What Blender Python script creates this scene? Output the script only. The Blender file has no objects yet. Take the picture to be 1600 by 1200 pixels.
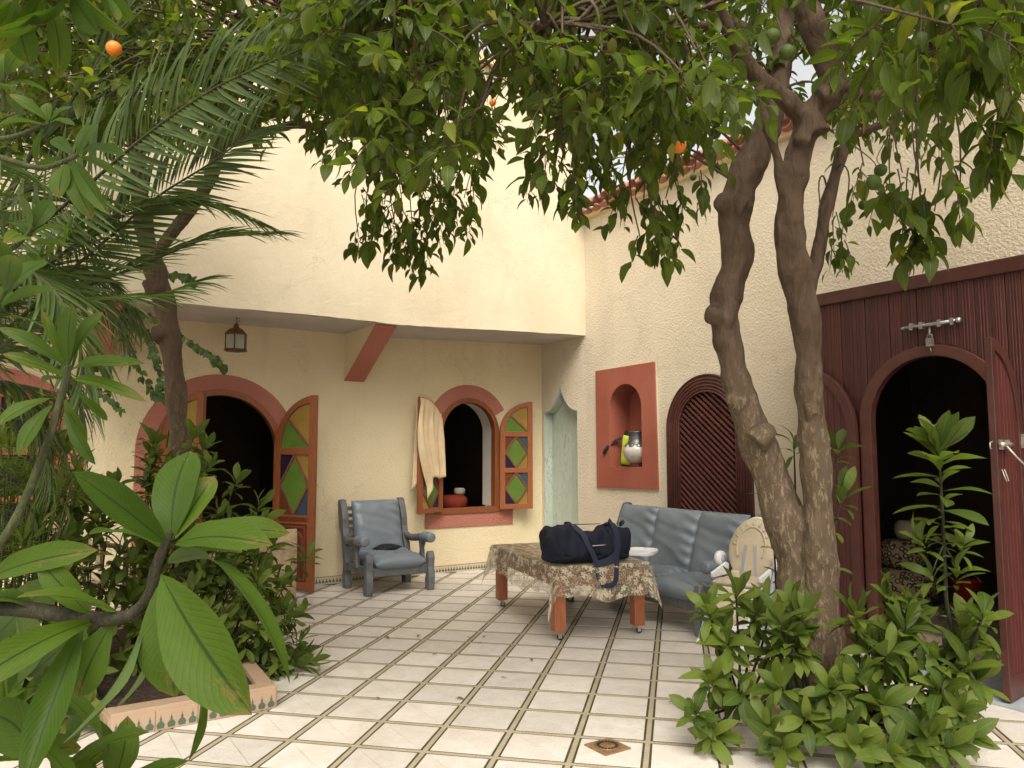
import bpy, bmesh, math, random
import numpy as np
from mathutils import Vector, Matrix
from mathutils.geometry import tessellate_polygon
rng = random.Random(7)
R = math.radians
scene = bpy.context.scene
col = scene.collection

# ------------------------------------------------------------------ camera
FPX, CAMH = 1200.0, 1.5                     # focal length in photo pixels (1600 wide), eye height
PITCH, YAW = math.atan(105 / 1200), R(33.0)
cam_data = bpy.data.cameras.new('camera')
cam = bpy.data.objects.new('camera', cam_data)
col.objects.link(cam)
cam.location = (0, 0, CAMH)
cam.rotation_euler = (math.pi / 2 + PITCH, 0, -YAW)
cam_data.sensor_width = 36
cam_data.lens = 36 * FPX / 1600
cam_data.clip_start = 0.02
cam_data.clip_end = 500
scene.camera = cam

# ------------------------------------------------------------------ sky, sun, exposure
SUN_EL, SUN_AZ = R(50), R(211)              # azimuth clockwise from +Y
world = bpy.data.worlds.new('World')
scene.world = world
world.use_nodes = True
wn = world.node_tree.nodes
wl = world.node_tree.links
bg = wn['Background']
sky = wn.new('ShaderNodeTexSky')
sky.sky_type = 'NISHITA'
sky.sun_disc = False
sky.sun_elevation = SUN_EL
sky.sun_rotation = SUN_AZ
sky.air_density = 1.0
sky.dust_density = 4.0
sky.ozone_density = 1.0
hs = wn.new('ShaderNodeHueSaturation')      # milky overcast: the blue is washed out
hs.inputs['Saturation'].default_value = 0.22
tint = wn.new('ShaderNodeMix')
tint.data_type = 'RGBA'
tint.blend_type = 'MULTIPLY'
tint.inputs['Factor'].default_value = 1.0
tint.inputs[7].default_value = (1.0, 0.965, 0.88, 1)
wl.new(sky.outputs['Color'], hs.inputs['Color'])
wl.new(hs.outputs['Color'], tint.inputs[6])
wl.new(tint.outputs[2], bg.inputs['Color'])
bg.inputs['Strength'].default_value = 0.15
sun_data = bpy.data.lights.new('sun', 'SUN')
sun_data.energy = 1.35
sun_data.angle = R(36)
sun_data.color = (1.0, 0.95, 0.86)
sun = bpy.data.objects.new('sun', sun_data)
col.objects.link(sun)
sun.location = (0, 0, 20)
sd = Vector((math.sin(SUN_AZ) * math.cos(SUN_EL), math.cos(SUN_AZ) * math.cos(SUN_EL), math.sin(SUN_EL)))
sun.rotation_euler = sd.to_track_quat('Z', 'Y').to_euler()
vs = scene.view_settings
vs.view_transform = 'Standard'
vs.look = 'None'
vs.gamma = 1.0
vs.exposure = 0.98
scene.cycles.max_bounces = 8
scene.cycles.transparent_max_bounces = 12

# ------------------------------------------------------------------ pixel helpers (photo 1600x1200)
SY, CY, SP, CP = math.sin(YAW), math.cos(YAW), math.sin(PITCH), math.cos(PITCH)
CAM = Vector((0, 0, CAMH))
def ray(u, v):
    x, up = (u - 800) / FPX, (600 - v) / FPX
    z, fw = up * CP + SP, CP - up * SP
    return Vector((fw * SY + x * CY, fw * CY - x * SY, z))
def W(u, v, d):                              # point at camera depth d
    return CAM + ray(u, v) * d
def onZ(u, v, z=0.0):
    r = ray(u, v); return CAM + r * ((z - CAMH) / r.z)
def proj(p):
    d = Vector(p) - CAM
    fw, x = d.x * SY + d.y * CY, d.x * CY - d.y * SY
    f2, up = fw * CP + d.z * SP, d.z * CP - fw * SP
    if f2 < 0.05: return (-9999, -9999, f2)
    return (800 + FPX * x / f2, 600 - FPX * up / f2, f2)

# ------------------------------------------------------------------ materials
MATS = {}
def new_mat(name):
    m = bpy.data.materials.new(name); m.use_nodes = True
    MATS[name] = m
    return m, m.node_tree.nodes, m.node_tree.links, m.node_tree.nodes['Principled BSDF']
def ramp(n, stops):
    r = n.new('ShaderNodeValToRGB')
    e = r.color_ramp.elements
    while len(e) < len(stops): e.new(0.5)
    for k, (p, c) in enumerate(stops):
        e[k].position = p
        e[k].color = (c, c, c, 1) if isinstance(c, (int, float)) else (*c, 1)
    return r
def noise(n, l, scale, detail=4, rough=0.55, vec=None, dist=0.0):
    t = n.new('ShaderNodeTexNoise')
    t.inputs['Scale'].default_value = scale
    t.inputs['Detail'].default_value = detail
    t.inputs['Roughness'].default_value = rough
    t.inputs['Distortion'].default_value = dist
    if vec is not None: l.new(vec, t.inputs['Vector'])
    return t
def mixc(n, l, fac, a, b, mode='MIX'):
    m = n.new('ShaderNodeMix'); m.data_type = 'RGBA'; m.blend_type = mode
    for sock, v in ((m.inputs[0], fac), (m.inputs[6], a), (m.inputs[7], b)):
        if isinstance(v, (int, float)): sock.default_value = v
        elif isinstance(v, tuple): sock.default_value = (*v, 1)
        else: l.new(v, sock)
    return m.outputs[2]
def worldpos(n):
    return n.new('ShaderNodeNewGeometry').outputs['Position']
def objco(n):
    return n.new('ShaderNodeTexCoord').outputs['Object']
def scalev(n, l, v, s):
    m = n.new('ShaderNodeMapping'); m.inputs['Scale'].default_value = s
    l.new(v, m.inputs['Vector']); return m.outputs['Vector']
def bump(n, l, p, h, strength, dist=0.01, prev=None):
    b = n.new('ShaderNodeBump')
    b.inputs['Strength'].default_value = strength
    b.inputs['Distance'].default_value = dist
    l.new(h, b.inputs['Height'])
    if prev is not None: l.new(prev, b.inputs['Normal'])
    l.new(b.outputs['Normal'], p.inputs['Normal'])
    return b.outputs['Normal']
def setr(p, rough, spec=0.5, metal=0.0):
    p.inputs['Roughness'].default_value = rough
    p.inputs['Specular IOR Level'].default_value = spec
    p.inputs['Metallic'].default_value = metal

def stucco(name, c, c2, grain, strength, dist, cracks=True):
    m, n, l, p = new_mat(name)
    pos = worldpos(n)
    big = noise(n, l, 0.9, 5, 0.6, pos)
    base = mixc(n, l, ramp_out(n, l, big, 0.35, 0.7), c, c2)
    st = noise(n, l, 1.0, 5, 0.65, scalev(n, l, pos, (2.2, 2.2, 0.5)))       # faint run marks
    base = mixc(n, l, ramp_out(n, l, st, 0.52, 0.78, 0.0, 0.5), base, tuple(x * 0.78 for x in c2))
    sp = noise(n, l, 14, 4, 0.7, pos)
    base = mixc(n, l, ramp_out(n, l, sp, 0.60, 0.78, 0.0, 0.25), base, tuple(x * 0.86 for x in c))
    if cracks:
        vo = n.new('ShaderNodeTexVoronoi'); vo.feature = 'DISTANCE_TO_EDGE'; vo.inputs['Scale'].default_value = 0.55
        wob = noise(n, l, 2.5, 6, 0.7, pos)
        add = n.new('ShaderNodeVectorMath'); add.operation = 'ADD'
        l.new(pos, add.inputs[0]); l.new(wob.outputs['Color'], add.inputs[1]); l.new(add.outputs[0], vo.inputs['Vector'])
        cr = ramp(n, [(0.0, 1.0), (0.005, 0.0)]); l.new(vo.outputs['Distance'], cr.inputs['Fac'])
        gate = noise(n, l, 0.7, 2, 0.5, pos)
        g = n.new('ShaderNodeMath'); g.operation = 'MULTIPLY'
        l.new(cr.outputs['Color'], g.inputs[0]); l.new(ramp_out(n, l, gate, 0.47, 0.57, 0, 0.5), g.inputs[1])
        base = mixc(n, l, g.outputs[0], base, tuple(x * 0.45 for x in c))
    l.new(base, p.inputs['Base Color'])
    setr(p, 0.92, 0.2)
    h1 = noise(n, l, grain, 3, 0.65, pos, 0.15)
    hr = ramp_out(n, l, h1, 0.40, 0.64)
    h3 = noise(n, l, 1.6, 2, 0.5, pos)
    def mul(v, k):
        q = n.new('ShaderNodeMath'); q.operation = 'MULTIPLY'; q.inputs[1].default_value = k; l.new(v, q.inputs[0]); return q.outputs[0]
    ad = n.new('ShaderNodeMath'); ad.operation = 'ADD'; l.new(mul(hr, strength * dist), ad.inputs[0]); l.new(mul(h3.outputs['Fac'], 0.010), ad.inputs[1])
    bump(n, l, p, ad.outputs[0], 1.0, 1.0)
    return m
def ramp_out(n, l, tex, a, b, lo=0.0, hi=1.0):
    r = ramp(n, [(a, lo), (b, hi)])
    l.new(tex.outputs['Fac'], r.inputs['Fac'])
    return r.outputs['Color']

stucco('stucco_yellow', (0.735, 0.63, 0.425), (0.68, 0.565, 0.365), 42, 0.5, 0.008)
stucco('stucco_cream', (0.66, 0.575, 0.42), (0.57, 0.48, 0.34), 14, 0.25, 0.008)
stucco('stucco_beige', (0.65, 0.57, 0.435), (0.59, 0.505, 0.375), 46, 0.6, 0.007)
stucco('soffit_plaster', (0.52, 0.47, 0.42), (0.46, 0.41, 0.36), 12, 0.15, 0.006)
stucco('band_pink', (0.44, 0.18, 0.135), (0.38, 0.145, 0.105), 40, 0.6, 0.008, False)
stucco('niche_red', (0.34, 0.11, 0.072), (0.25, 0.07, 0.043), 5, 0.12, 0.006, False)
stucco('bracket_pink', (0.44, 0.17, 0.13), (0.40, 0.14, 0.10), 30, 0.2, 0.005, False)
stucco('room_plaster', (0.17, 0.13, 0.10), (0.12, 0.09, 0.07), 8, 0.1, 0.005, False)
stucco('reveal_white', (0.62, 0.58, 0.52), (0.55, 0.5, 0.45), 14, 0.15, 0.006, False)
stucco('soil', (0.045, 0.03, 0.02), (0.09, 0.06, 0.04), 30, 1.0, 0.03, False)
stucco('ground_pale', (0.48, 0.43, 0.37), (0.42, 0.37, 0.31), 6, 0.5, 0.02, False)  # unseen ground coloured paler to bounce light onto the lower wall
stucco('planter_tile', (0.40, 0.285, 0.195), (0.34, 0.225, 0.15), 10, 0.08, 0.003, False)
stucco('motif_green', (0.075, 0.115, 0.075), (0.055, 0.09, 0.06), 30, 0.05, 0.003, False)
stucco('skirting_tile', (0.60, 0.50, 0.37), (0.52, 0.42, 0.3), 10, 0.08, 0.003, False)
stucco('terracotta', (0.40, 0.19, 0.14), (0.30, 0.12, 0.085), 12, 0.4, 0.008, False)
stucco('coping_plaster', (0.72, 0.57, 0.34), (0.66, 0.5, 0.29), 14, 0.3, 0.01, False)
for k in ('planter_tile', 'motif_green', 'skirting_tile'): setr(MATS[k].node_tree.nodes['Principled BSDF'], 0.35, 0.5)

def plain(name, c, rough=0.5, spec=0.5, metal=0.0, var=0.15, scale=12, bmp=0.1, bscale=60, stretch=None, dirt=0.0):
    m, n, l, p = new_mat(name)
    v = objco(n)
    if stretch: v = scalev(n, l, v, stretch)
    t = noise(n, l, scale, 5, 0.6, v)
    oi = n.new('ShaderNodeObjectInfo')
    base = mixc(n, l, ramp_out(n, l, t, 0.3, 0.72), tuple(x * (1 - var) for x in c), tuple(min(1, x * (1 + var)) for x in c))
    ov = n.new('ShaderNodeMapRange'); ov.inputs[3].default_value = 1 - var * 0.7; ov.inputs[4].default_value = 1 + var * 0.5
    l.new(oi.outputs['Random'], ov.inputs[0])
    base = mixc(n, l, 1.0, base, ov.outputs[0], 'MULTIPLY')
    if dirt:
        d = noise(n, l, 3.5, 8, 0.75, worldpos(n))
        base = mixc(n, l, ramp_out(n, l, d, 0.52, 0.72, 0, dirt), base, tuple(x * 0.35 + 0.02 for x in c))
    l.new(base, p.inputs['Base Color'])
    setr(p, rough, spec, metal)
    rr = noise(n, l, scale * 0.7, 4, 0.6, v)
    mr = n.new('ShaderNodeMapRange'); mr.inputs[3].default_value = max(0.02, rough - 0.12); mr.inputs[4].default_value = min(1, rough + 0.15)
    l.new(rr.outputs['Fac'], mr.inputs[0]); l.new(mr.outputs[0], p.inputs['Roughness'])
    if bmp:
        h = noise(n, l, bscale, 4, 0.6, v)
        bump(n, l, p, h.outputs['Fac'], bmp, 0.004)
    return m
plain('wood_orange', (0.235, 0.072, 0.024), 0.42, 0.5, var=0.3, scale=10, bmp=0.25, bscale=25, stretch=(9, 9, 0.8))
plain('wood_muntin', (0.17, 0.058, 0.032), 0.45, 0.5, var=0.3, scale=12, bmp=0.2, bscale=25)
plain('wood_panel', (0.13, 0.022, 0.012), 0.4, 0.5, var=0.3, scale=10, bmp=0.2, bscale=25, stretch=(9, 9, 0.8))
plain('wood_maroon', (0.072, 0.0185, 0.015), 0.42, 0.5, var=0.32, scale=9, bmp=0.45, bscale=30, stretch=(10, 10, 0.5), dirt=0.25)
plain('wood_maroon_trim', (0.072, 0.0235, 0.0175), 0.38, 0.5, var=0.25, scale=7, bmp=0.3, bscale=30, dirt=0.3)
plain('wood_lattice', (0.085, 0.026, 0.02), 0.4, 0.5, var=0.25, scale=8, bmp=0.2, bscale=30)
plain('wood_grey', (0.115, 0.12, 0.125), 0.5, 0.45, var=0.3, scale=8, bmp=0.3, bscale=35, stretch=(3, 3, 1), dirt=0.35)
plain('vinyl_grey', (0.145, 0.17, 0.195), 0.36, 0.5, var=0.1, scale=4, bmp=0.12, bscale=180, dirt=0.12)
plain('table_wood', (0.27, 0.085, 0.035), 0.38, 0.5, var=0.25, scale=9, bmp=0.2, bscale=30, stretch=(8, 8, 0.8))
plain('table_top_wood', (0.17, 0.10, 0.06), 0.3, 0.5, var=0.3, scale=6, bmp=0.1, bscale=30)
plain('steel', (0.45, 0.44, 0.42), 0.38, 0.5, 0.9, var=0.25, scale=20, bmp=0.15, bscale=60)
plain('rusty_steel', (0.36, 0.32, 0.28), 0.5, 0.5, 0.7, var=0.35, scale=25, bmp=0.3, bscale=60)
plain('lantern_brass', (0.16, 0.085, 0.04), 0.5, 0.5, 0.6, var=0.4, scale=30, bmp=0.3, bscale=60)
plain('dark_rubber', (0.03, 0.03, 0.03), 0.6, 0.4)
plain('navy_fabric', (0.011, 0.013, 0.024), 0.8, 0.25, var=0.35, scale=8, bmp=0.35, bscale=220)
plain('navy_strap', (0.016, 0.021, 0.046), 0.6, 0.4, var=0.3, scale=30, bmp=0.4, bscale=260)
plain('black_cloth', (0.012, 0.012, 0.013), 0.75, 0.3, var=0.3, scale=10, bmp=0.3, bscale=150)
plain('towel_cloth', (0.60, 0.46, 0.29), 0.95, 0.1, var=0.1, scale=6, bmp=0.6, bscale=330)
plain('white_plastic', (0.72, 0.72, 0.72), 0.35, 0.5, var=0.05, scale=5, bmp=0.02, dirt=0.1)
plain('grey_plastic', (0.30, 0.32, 0.34), 0.4, 0.5, var=0.08, scale=5, bmp=0.02)
plain('cream_pad', (0.50, 0.415, 0.29), 0.6, 0.35, var=0.14, scale=6, bmp=0.15, bscale=90)
plain('lime_fabric', (0.52, 0.62, 0.06), 0.7, 0.3, var=0.1, scale=8, bmp=0.2, bscale=150)
plain('vase_glaze', (0.42, 0.38, 0.33), 0.28, 0.5, var=0.15, scale=6, bmp=0.03)
plain('vase_metal', (0.14, 0.14, 0.14), 0.35, 0.5, 0.7, var=0.3, scale=20, bmp=0.3, bscale=90)
plain('vase_brown', (0.12, 0.045, 0.03), 0.3, 0.5, var=0.2, scale=10, bmp=0.05)
plain('beige_upholstery', (0.40, 0.30, 0.19), 0.9, 0.15, var=0.3, scale=16, bmp=0.4, bscale=150)
plain('wicker', (0.42, 0.33, 0.23), 0.7, 0.3, var=0.3, scale=30, bmp=0.5, bscale=120)
plain('brown_wood', (0.07, 0.035, 0.018), 0.5, 0.4, var=0.3, scale=10, bmp=0.2, bscale=40)
plain('cushion_red', (0.30, 0.05, 0.03), 0.8, 0.2, var=0.2, scale=8, bmp=0.3, bscale=100)
plain('red_plastic', (0.55, 0.03, 0.015), 0.35, 0.5, var=0.08)
plain('drain_brass', (0.22, 0.13, 0.06), 0.45, 0.5, 0.3, var=0.3, scale=30, bmp=0.3, bscale=80)
plain('drain_dark', (0.02, 0.017, 0.014), 0.7, 0.3)
plain('linen', (0.45, 0.40, 0.34), 0.9, 0.15, var=0.1, scale=5, bmp=0.3, bscale=100)
plain('fruit_green', (0.045, 0.07, 0.010), 0.5, 0.25, var=0.3, scale=8, bmp=0.25, bscale=220)
plain('fruit_orange', (0.72, 0.19, 0.012), 0.4, 0.5, var=0.12, scale=6, bmp=0.25, bscale=220)
plain('blue_plastic', (0.10, 0.22, 0.50), 0.35, 0.5, var=0.05)
plain('zellige_beige', (0.42, 0.31, 0.22), 0.3, 0.5, var=0.25, scale=10, bmp=0.08, bscale=30)
plain('zellige_green', (0.02, 0.055, 0.045), 0.25, 0.5, var=0.3, scale=10, bmp=0.08, bscale=30)
plain('zellige_blue', (0.33, 0.36, 0.38), 0.3, 0.5, var=0.15, scale=8, bmp=0.08, bscale=30)
plain('grout_dark', (0.055, 0.045, 0.024), 0.8, 0.2, var=0.3, scale=14, bmp=0.2)

# patterned upholstery
def patterned(name, a, b, scale):
    m, n, l, p = new_mat(name)
    vo = n.new('ShaderNodeTexVoronoi'); vo.inputs['Scale'].default_value = scale
    l.new(objco(n), vo.inputs['Vector'])
    r = ramp(n, [(0.25, 0.0), (0.32, 1.0), (0.5, 1.0), (0.56, 0.2)]); l.new(vo.outputs['Distance'], r.inputs['Fac'])
    l.new(mixc(n, l, r.outputs['Color'], a, b), p.inputs['Base Color'])
    setr(p, 0.9, 0.15)
patterned('pattern_fabric', (0.36, 0.28, 0.17), (0.05, 0.03, 0.02), 22)
patterned('pattern_fabric_dark', (0.20, 0.11, 0.07), (0.035, 0.02, 0.015), 30)

# floor tile: veined marble-look ceramic
m, n, l, p = new_mat('floor_tile')
v = objco(n)
oi = n.new('ShaderNodeObjectInfo')
pos = worldpos(n)
t = noise(n, l, 5.0, 6, 0.6, pos, 1.2)
base = mixc(n, l, ramp_out(n, l, t, 0.35, 0.7), (0.565, 0.515, 0.46), (0.66, 0.615, 0.565))
vein = noise(n, l, 2.2, 7, 0.7, pos, 3.0)
r = ramp(n, [(0.485, 0.0), (0.5, 0.55), (0.515, 0.0)]); l.new(vein.outputs['Fac'], r.inputs['Fac'])
base = mixc(n, l, r.outputs['Color'], base, (0.46, 0.38, 0.30))
st = noise(n, l, 0.8, 5, 0.65, pos)
base = mixc(n, l, ramp_out(n, l, st, 0.46, 0.72, 0, 0.42), base, (0.44, 0.36, 0.27))
sp = noise(n, l, 45, 2, 0.5, pos)
base = mixc(n, l, ramp_out(n, l, sp, 0.72, 0.78, 0, 0.45), base, (0.25, 0.18, 0.12))
mr = n.new('ShaderNodeMapRange'); mr.inputs[3].default_value = 0.86; mr.inputs[4].default_value = 1.06
l.new(oi.outputs['Random'], mr.inputs[0])
base = mixc(n, l, 1.0, base, mr.outputs[0], 'MULTIPLY')
l.new(base, p.inputs['Base Color'])
setr(p, 0.4, 0.45)
rr = noise(n, l, 3, 6, 0.7, pos)
mrr = n.new('ShaderNodeMapRange'); mrr.inputs[3].default_value = 0.2; mrr.inputs[4].default_value = 0.62
l.new(rr.outputs['Fac'], mrr.inputs[0]); l.new(mrr.outputs[0], p.inputs['Roughness'])
bump(n, l, p, t.outputs['Fac'], 0.06, 0.004)

# inlay strip between the tiles: pale with cross ticks
m, n, l, p = new_mat('inlay_strip')
v = objco(n)
sep = n.new('ShaderNodeSeparateXYZ'); l.new(v, sep.inputs[0])
mm = n.new('ShaderNodeMath'); mm.operation = 'MULTIPLY'; mm.inputs[1].default_value = 1 / 0.02; l.new(sep.outputs[0], mm.inputs[0])
fr = n.new('ShaderNodeMath'); fr.operation = 'FRACT'; l.new(mm.outputs[0], fr.inputs[0])
r = ramp(n, [(0.0, 1.0), (0.14, 1.0), (0.2, 0.0)]); l.new(fr.outputs[0], r.inputs['Fac'])
nz = noise(n, l, 6, 5, 0.7, worldpos(n))
g = n.new('ShaderNodeMath'); g.operation = 'MULTIPLY'; l.new(r.outputs['Color'], g.inputs[0]); l.new(ramp_out(n, l, nz, 0.4, 0.6, 0.15, 0.75), g.inputs[1])
base = mixc(n, l, g.outputs[0], (0.37, 0.32, 0.225), (0.16, 0.125, 0.07))
base = mixc(n, l, ramp_out(n, l, nz, 0.45, 0.7, 0, 0.5), base, (0.25, 0.21, 0.115))
l.new(base, p.inputs['Base Color']); setr(p, 0.5, 0.4)

# marbled green tadelakt door
m, n, l, p = new_mat('green_marbled')
pos = scalev(n, l, worldpos(n), (3, 5, 1.2))
rot = n.new('ShaderNodeMapping'); rot.inputs['Rotation'].default_value = (R(28), 0, 0); l.new(pos, rot.inputs['Vector'])
t = noise(n, l, 1.3, 8, 0.7, rot.outputs['Vector'], 1.4)
base = mixc(n, l, ramp_out(n, l, t, 0.32, 0.66), (0.33, 0.37, 0.30), (0.50, 0.55, 0.47))
r = ramp(n, [(0.555, 0.0), (0.57, 0.8), (0.585, 0.0)]); l.new(t.outputs['Fac'], r.inputs['Fac'])
base = mixc(n, l, r.outputs['Color'], base, (0.05, 0.07, 0.05))
l.new(base, p.inputs['Base Color']); setr(p, 0.4, 0.5)
bump(n, l, p, t.outputs['Fac'], 0.15, 0.01)

# stained glass, slightly hammered
def glass(name, c):
    m, n, l, p = new_mat(name)
    v = objco(n)
    t = noise(n, l, 6, 4, 0.6, v)
    base = mixc(n, l, ramp_out(n, l, t, 0.3, 0.7), tuple(x * 0.75 for x in c), c)
    l.new(base, p.inputs['Base Color']); setr(p, 0.22, 0.55)
    tr = n.new('ShaderNodeBsdfTranslucent'); l.new(base, tr.inputs['Color'])
    mx = n.new('ShaderNodeMixShader'); mx.inputs[0].default_value = 0.35
    l.new(p.outputs[0], mx.inputs[1]); l.new(tr.outputs[0], mx.inputs[2]); l.new(mx.outputs[0], n['Material Output'].inputs['Surface'])
    vo = n.new('ShaderNodeTexVoronoi'); vo.inputs['Scale'].default_value = 70; l.new(v, vo.inputs['Vector'])
    bump(n, l, p, vo.outputs['Distance'], 0.35, 0.004)
glass('glass_green', (0.165, 0.29, 0.05)); glass('glass_amber', (0.43, 0.28, 0.065)); glass('glass_blue', (0.07, 0.11, 0.15))
glass('glass_purple', (0.04, 0.025, 0.06)); glass('glass_orange', (0.20, 0.075, 0.03)); glass('glass_frost', (0.52, 0.50, 0.42))
glass('glass_dark', (0.02, 0.02, 0.02))

# lace / printed vinyl tablecloth
m, n, l, p = new_mat('lace_cloth')
v = n.new('ShaderNodeUVMap').outputs['UV']
vo = n.new('ShaderNodeTexVoronoi'); vo.inputs['Scale'].default_value = 13
wob = noise(n, l, 28, 4, 0.7, v)
sub = n.new('ShaderNodeVectorMath'); sub.operation = 'SUBTRACT'; sub.inputs[1].default_value = (0.5, 0.5, 0.5)
l.new(wob.outputs['Color'], sub.inputs[0])
sc = n.new('ShaderNodeVectorMath'); sc.operation = 'SCALE'; sc.inputs['Scale'].default_value = 0.05; l.new(sub.outputs[0], sc.inputs[0])
add = n.new('ShaderNodeVectorMath'); add.operation = 'ADD'; l.new(v, add.inputs[0]); l.new(sc.outputs[0], add.inputs[1])
l.new(add.outputs[0], vo.inputs['Vector'])
vo.voronoi_dimensions = '2D'
dv = n.new('ShaderNodeVectorMath'); dv.operation = 'SUBTRACT'; l.new(add.outputs[0], dv.inputs[0]); l.new(vo.outputs['Position'], dv.inputs[1])
sx_ = n.new('ShaderNodeSeparateXYZ'); l.new(dv.outputs[0], sx_.inputs[0])
at = n.new('ShaderNodeMath'); at.operation = 'ARCTAN2'; l.new(sx_.outputs[1], at.inputs[0]); l.new(sx_.outputs[0], at.inputs[1])
a5 = n.new('ShaderNodeMath'); a5.operation = 'MULTIPLY'; a5.inputs[1].default_value = 5.0; l.new(at.outputs[0], a5.inputs[0])
co = n.new('ShaderNodeMath'); co.operation = 'COSINE'; l.new(a5.outputs[0], co.inputs[0])
pr = n.new('ShaderNodeMath'); pr.operation = 'MULTIPLY_ADD'; pr.inputs[1].default_value = -0.13; l.new(co.outputs[0], pr.inputs[0]); l.new(vo.outputs['Distance'], pr.inputs[2])
fl = ramp(n, [(0.0, 0.35), (0.05, 1.0), (0.24, 1.0), (0.30, 0.0)]); l.new(pr.outputs[0], fl.inputs['Fac'])
fine = noise(n, l, 38, 3, 0.6, v, 2.5)
fr2 = ramp_out(n, l, fine, 0.53, 0.56)
mx = n.new('ShaderNodeMath'); mx.operation = 'MAXIMUM'; l.new(fl.outputs['Color'], mx.inputs[0]); l.new(fr2, mx.inputs[1])
mr = n.new('ShaderNodeMapRange'); mr.inputs[3].default_value = 0.28; mr.inputs[4].default_value = 0.95; l.new(mx.outputs[0], mr.inputs[0])
base = mixc(n, l, fl.outputs['Color'], (0.36, 0.30, 0.215), (0.52, 0.445, 0.315))
l.new(base, p.inputs['Base Color']); setr(p, 0.3, 0.5)
tp = n.new('ShaderNodeBsdfTransparent'); ms = n.new('ShaderNodeMixShader')
l.new(mr.outputs[0], ms.inputs[0]); l.new(tp.outputs[0], ms.inputs[1]); l.new(p.outputs[0], ms.inputs[2])
l.new(ms.outputs[0], n['Material Output'].inputs['Surface'])
bump(n, l, p, fine.outputs['Fac'], 0.2, 0.003)

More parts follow.
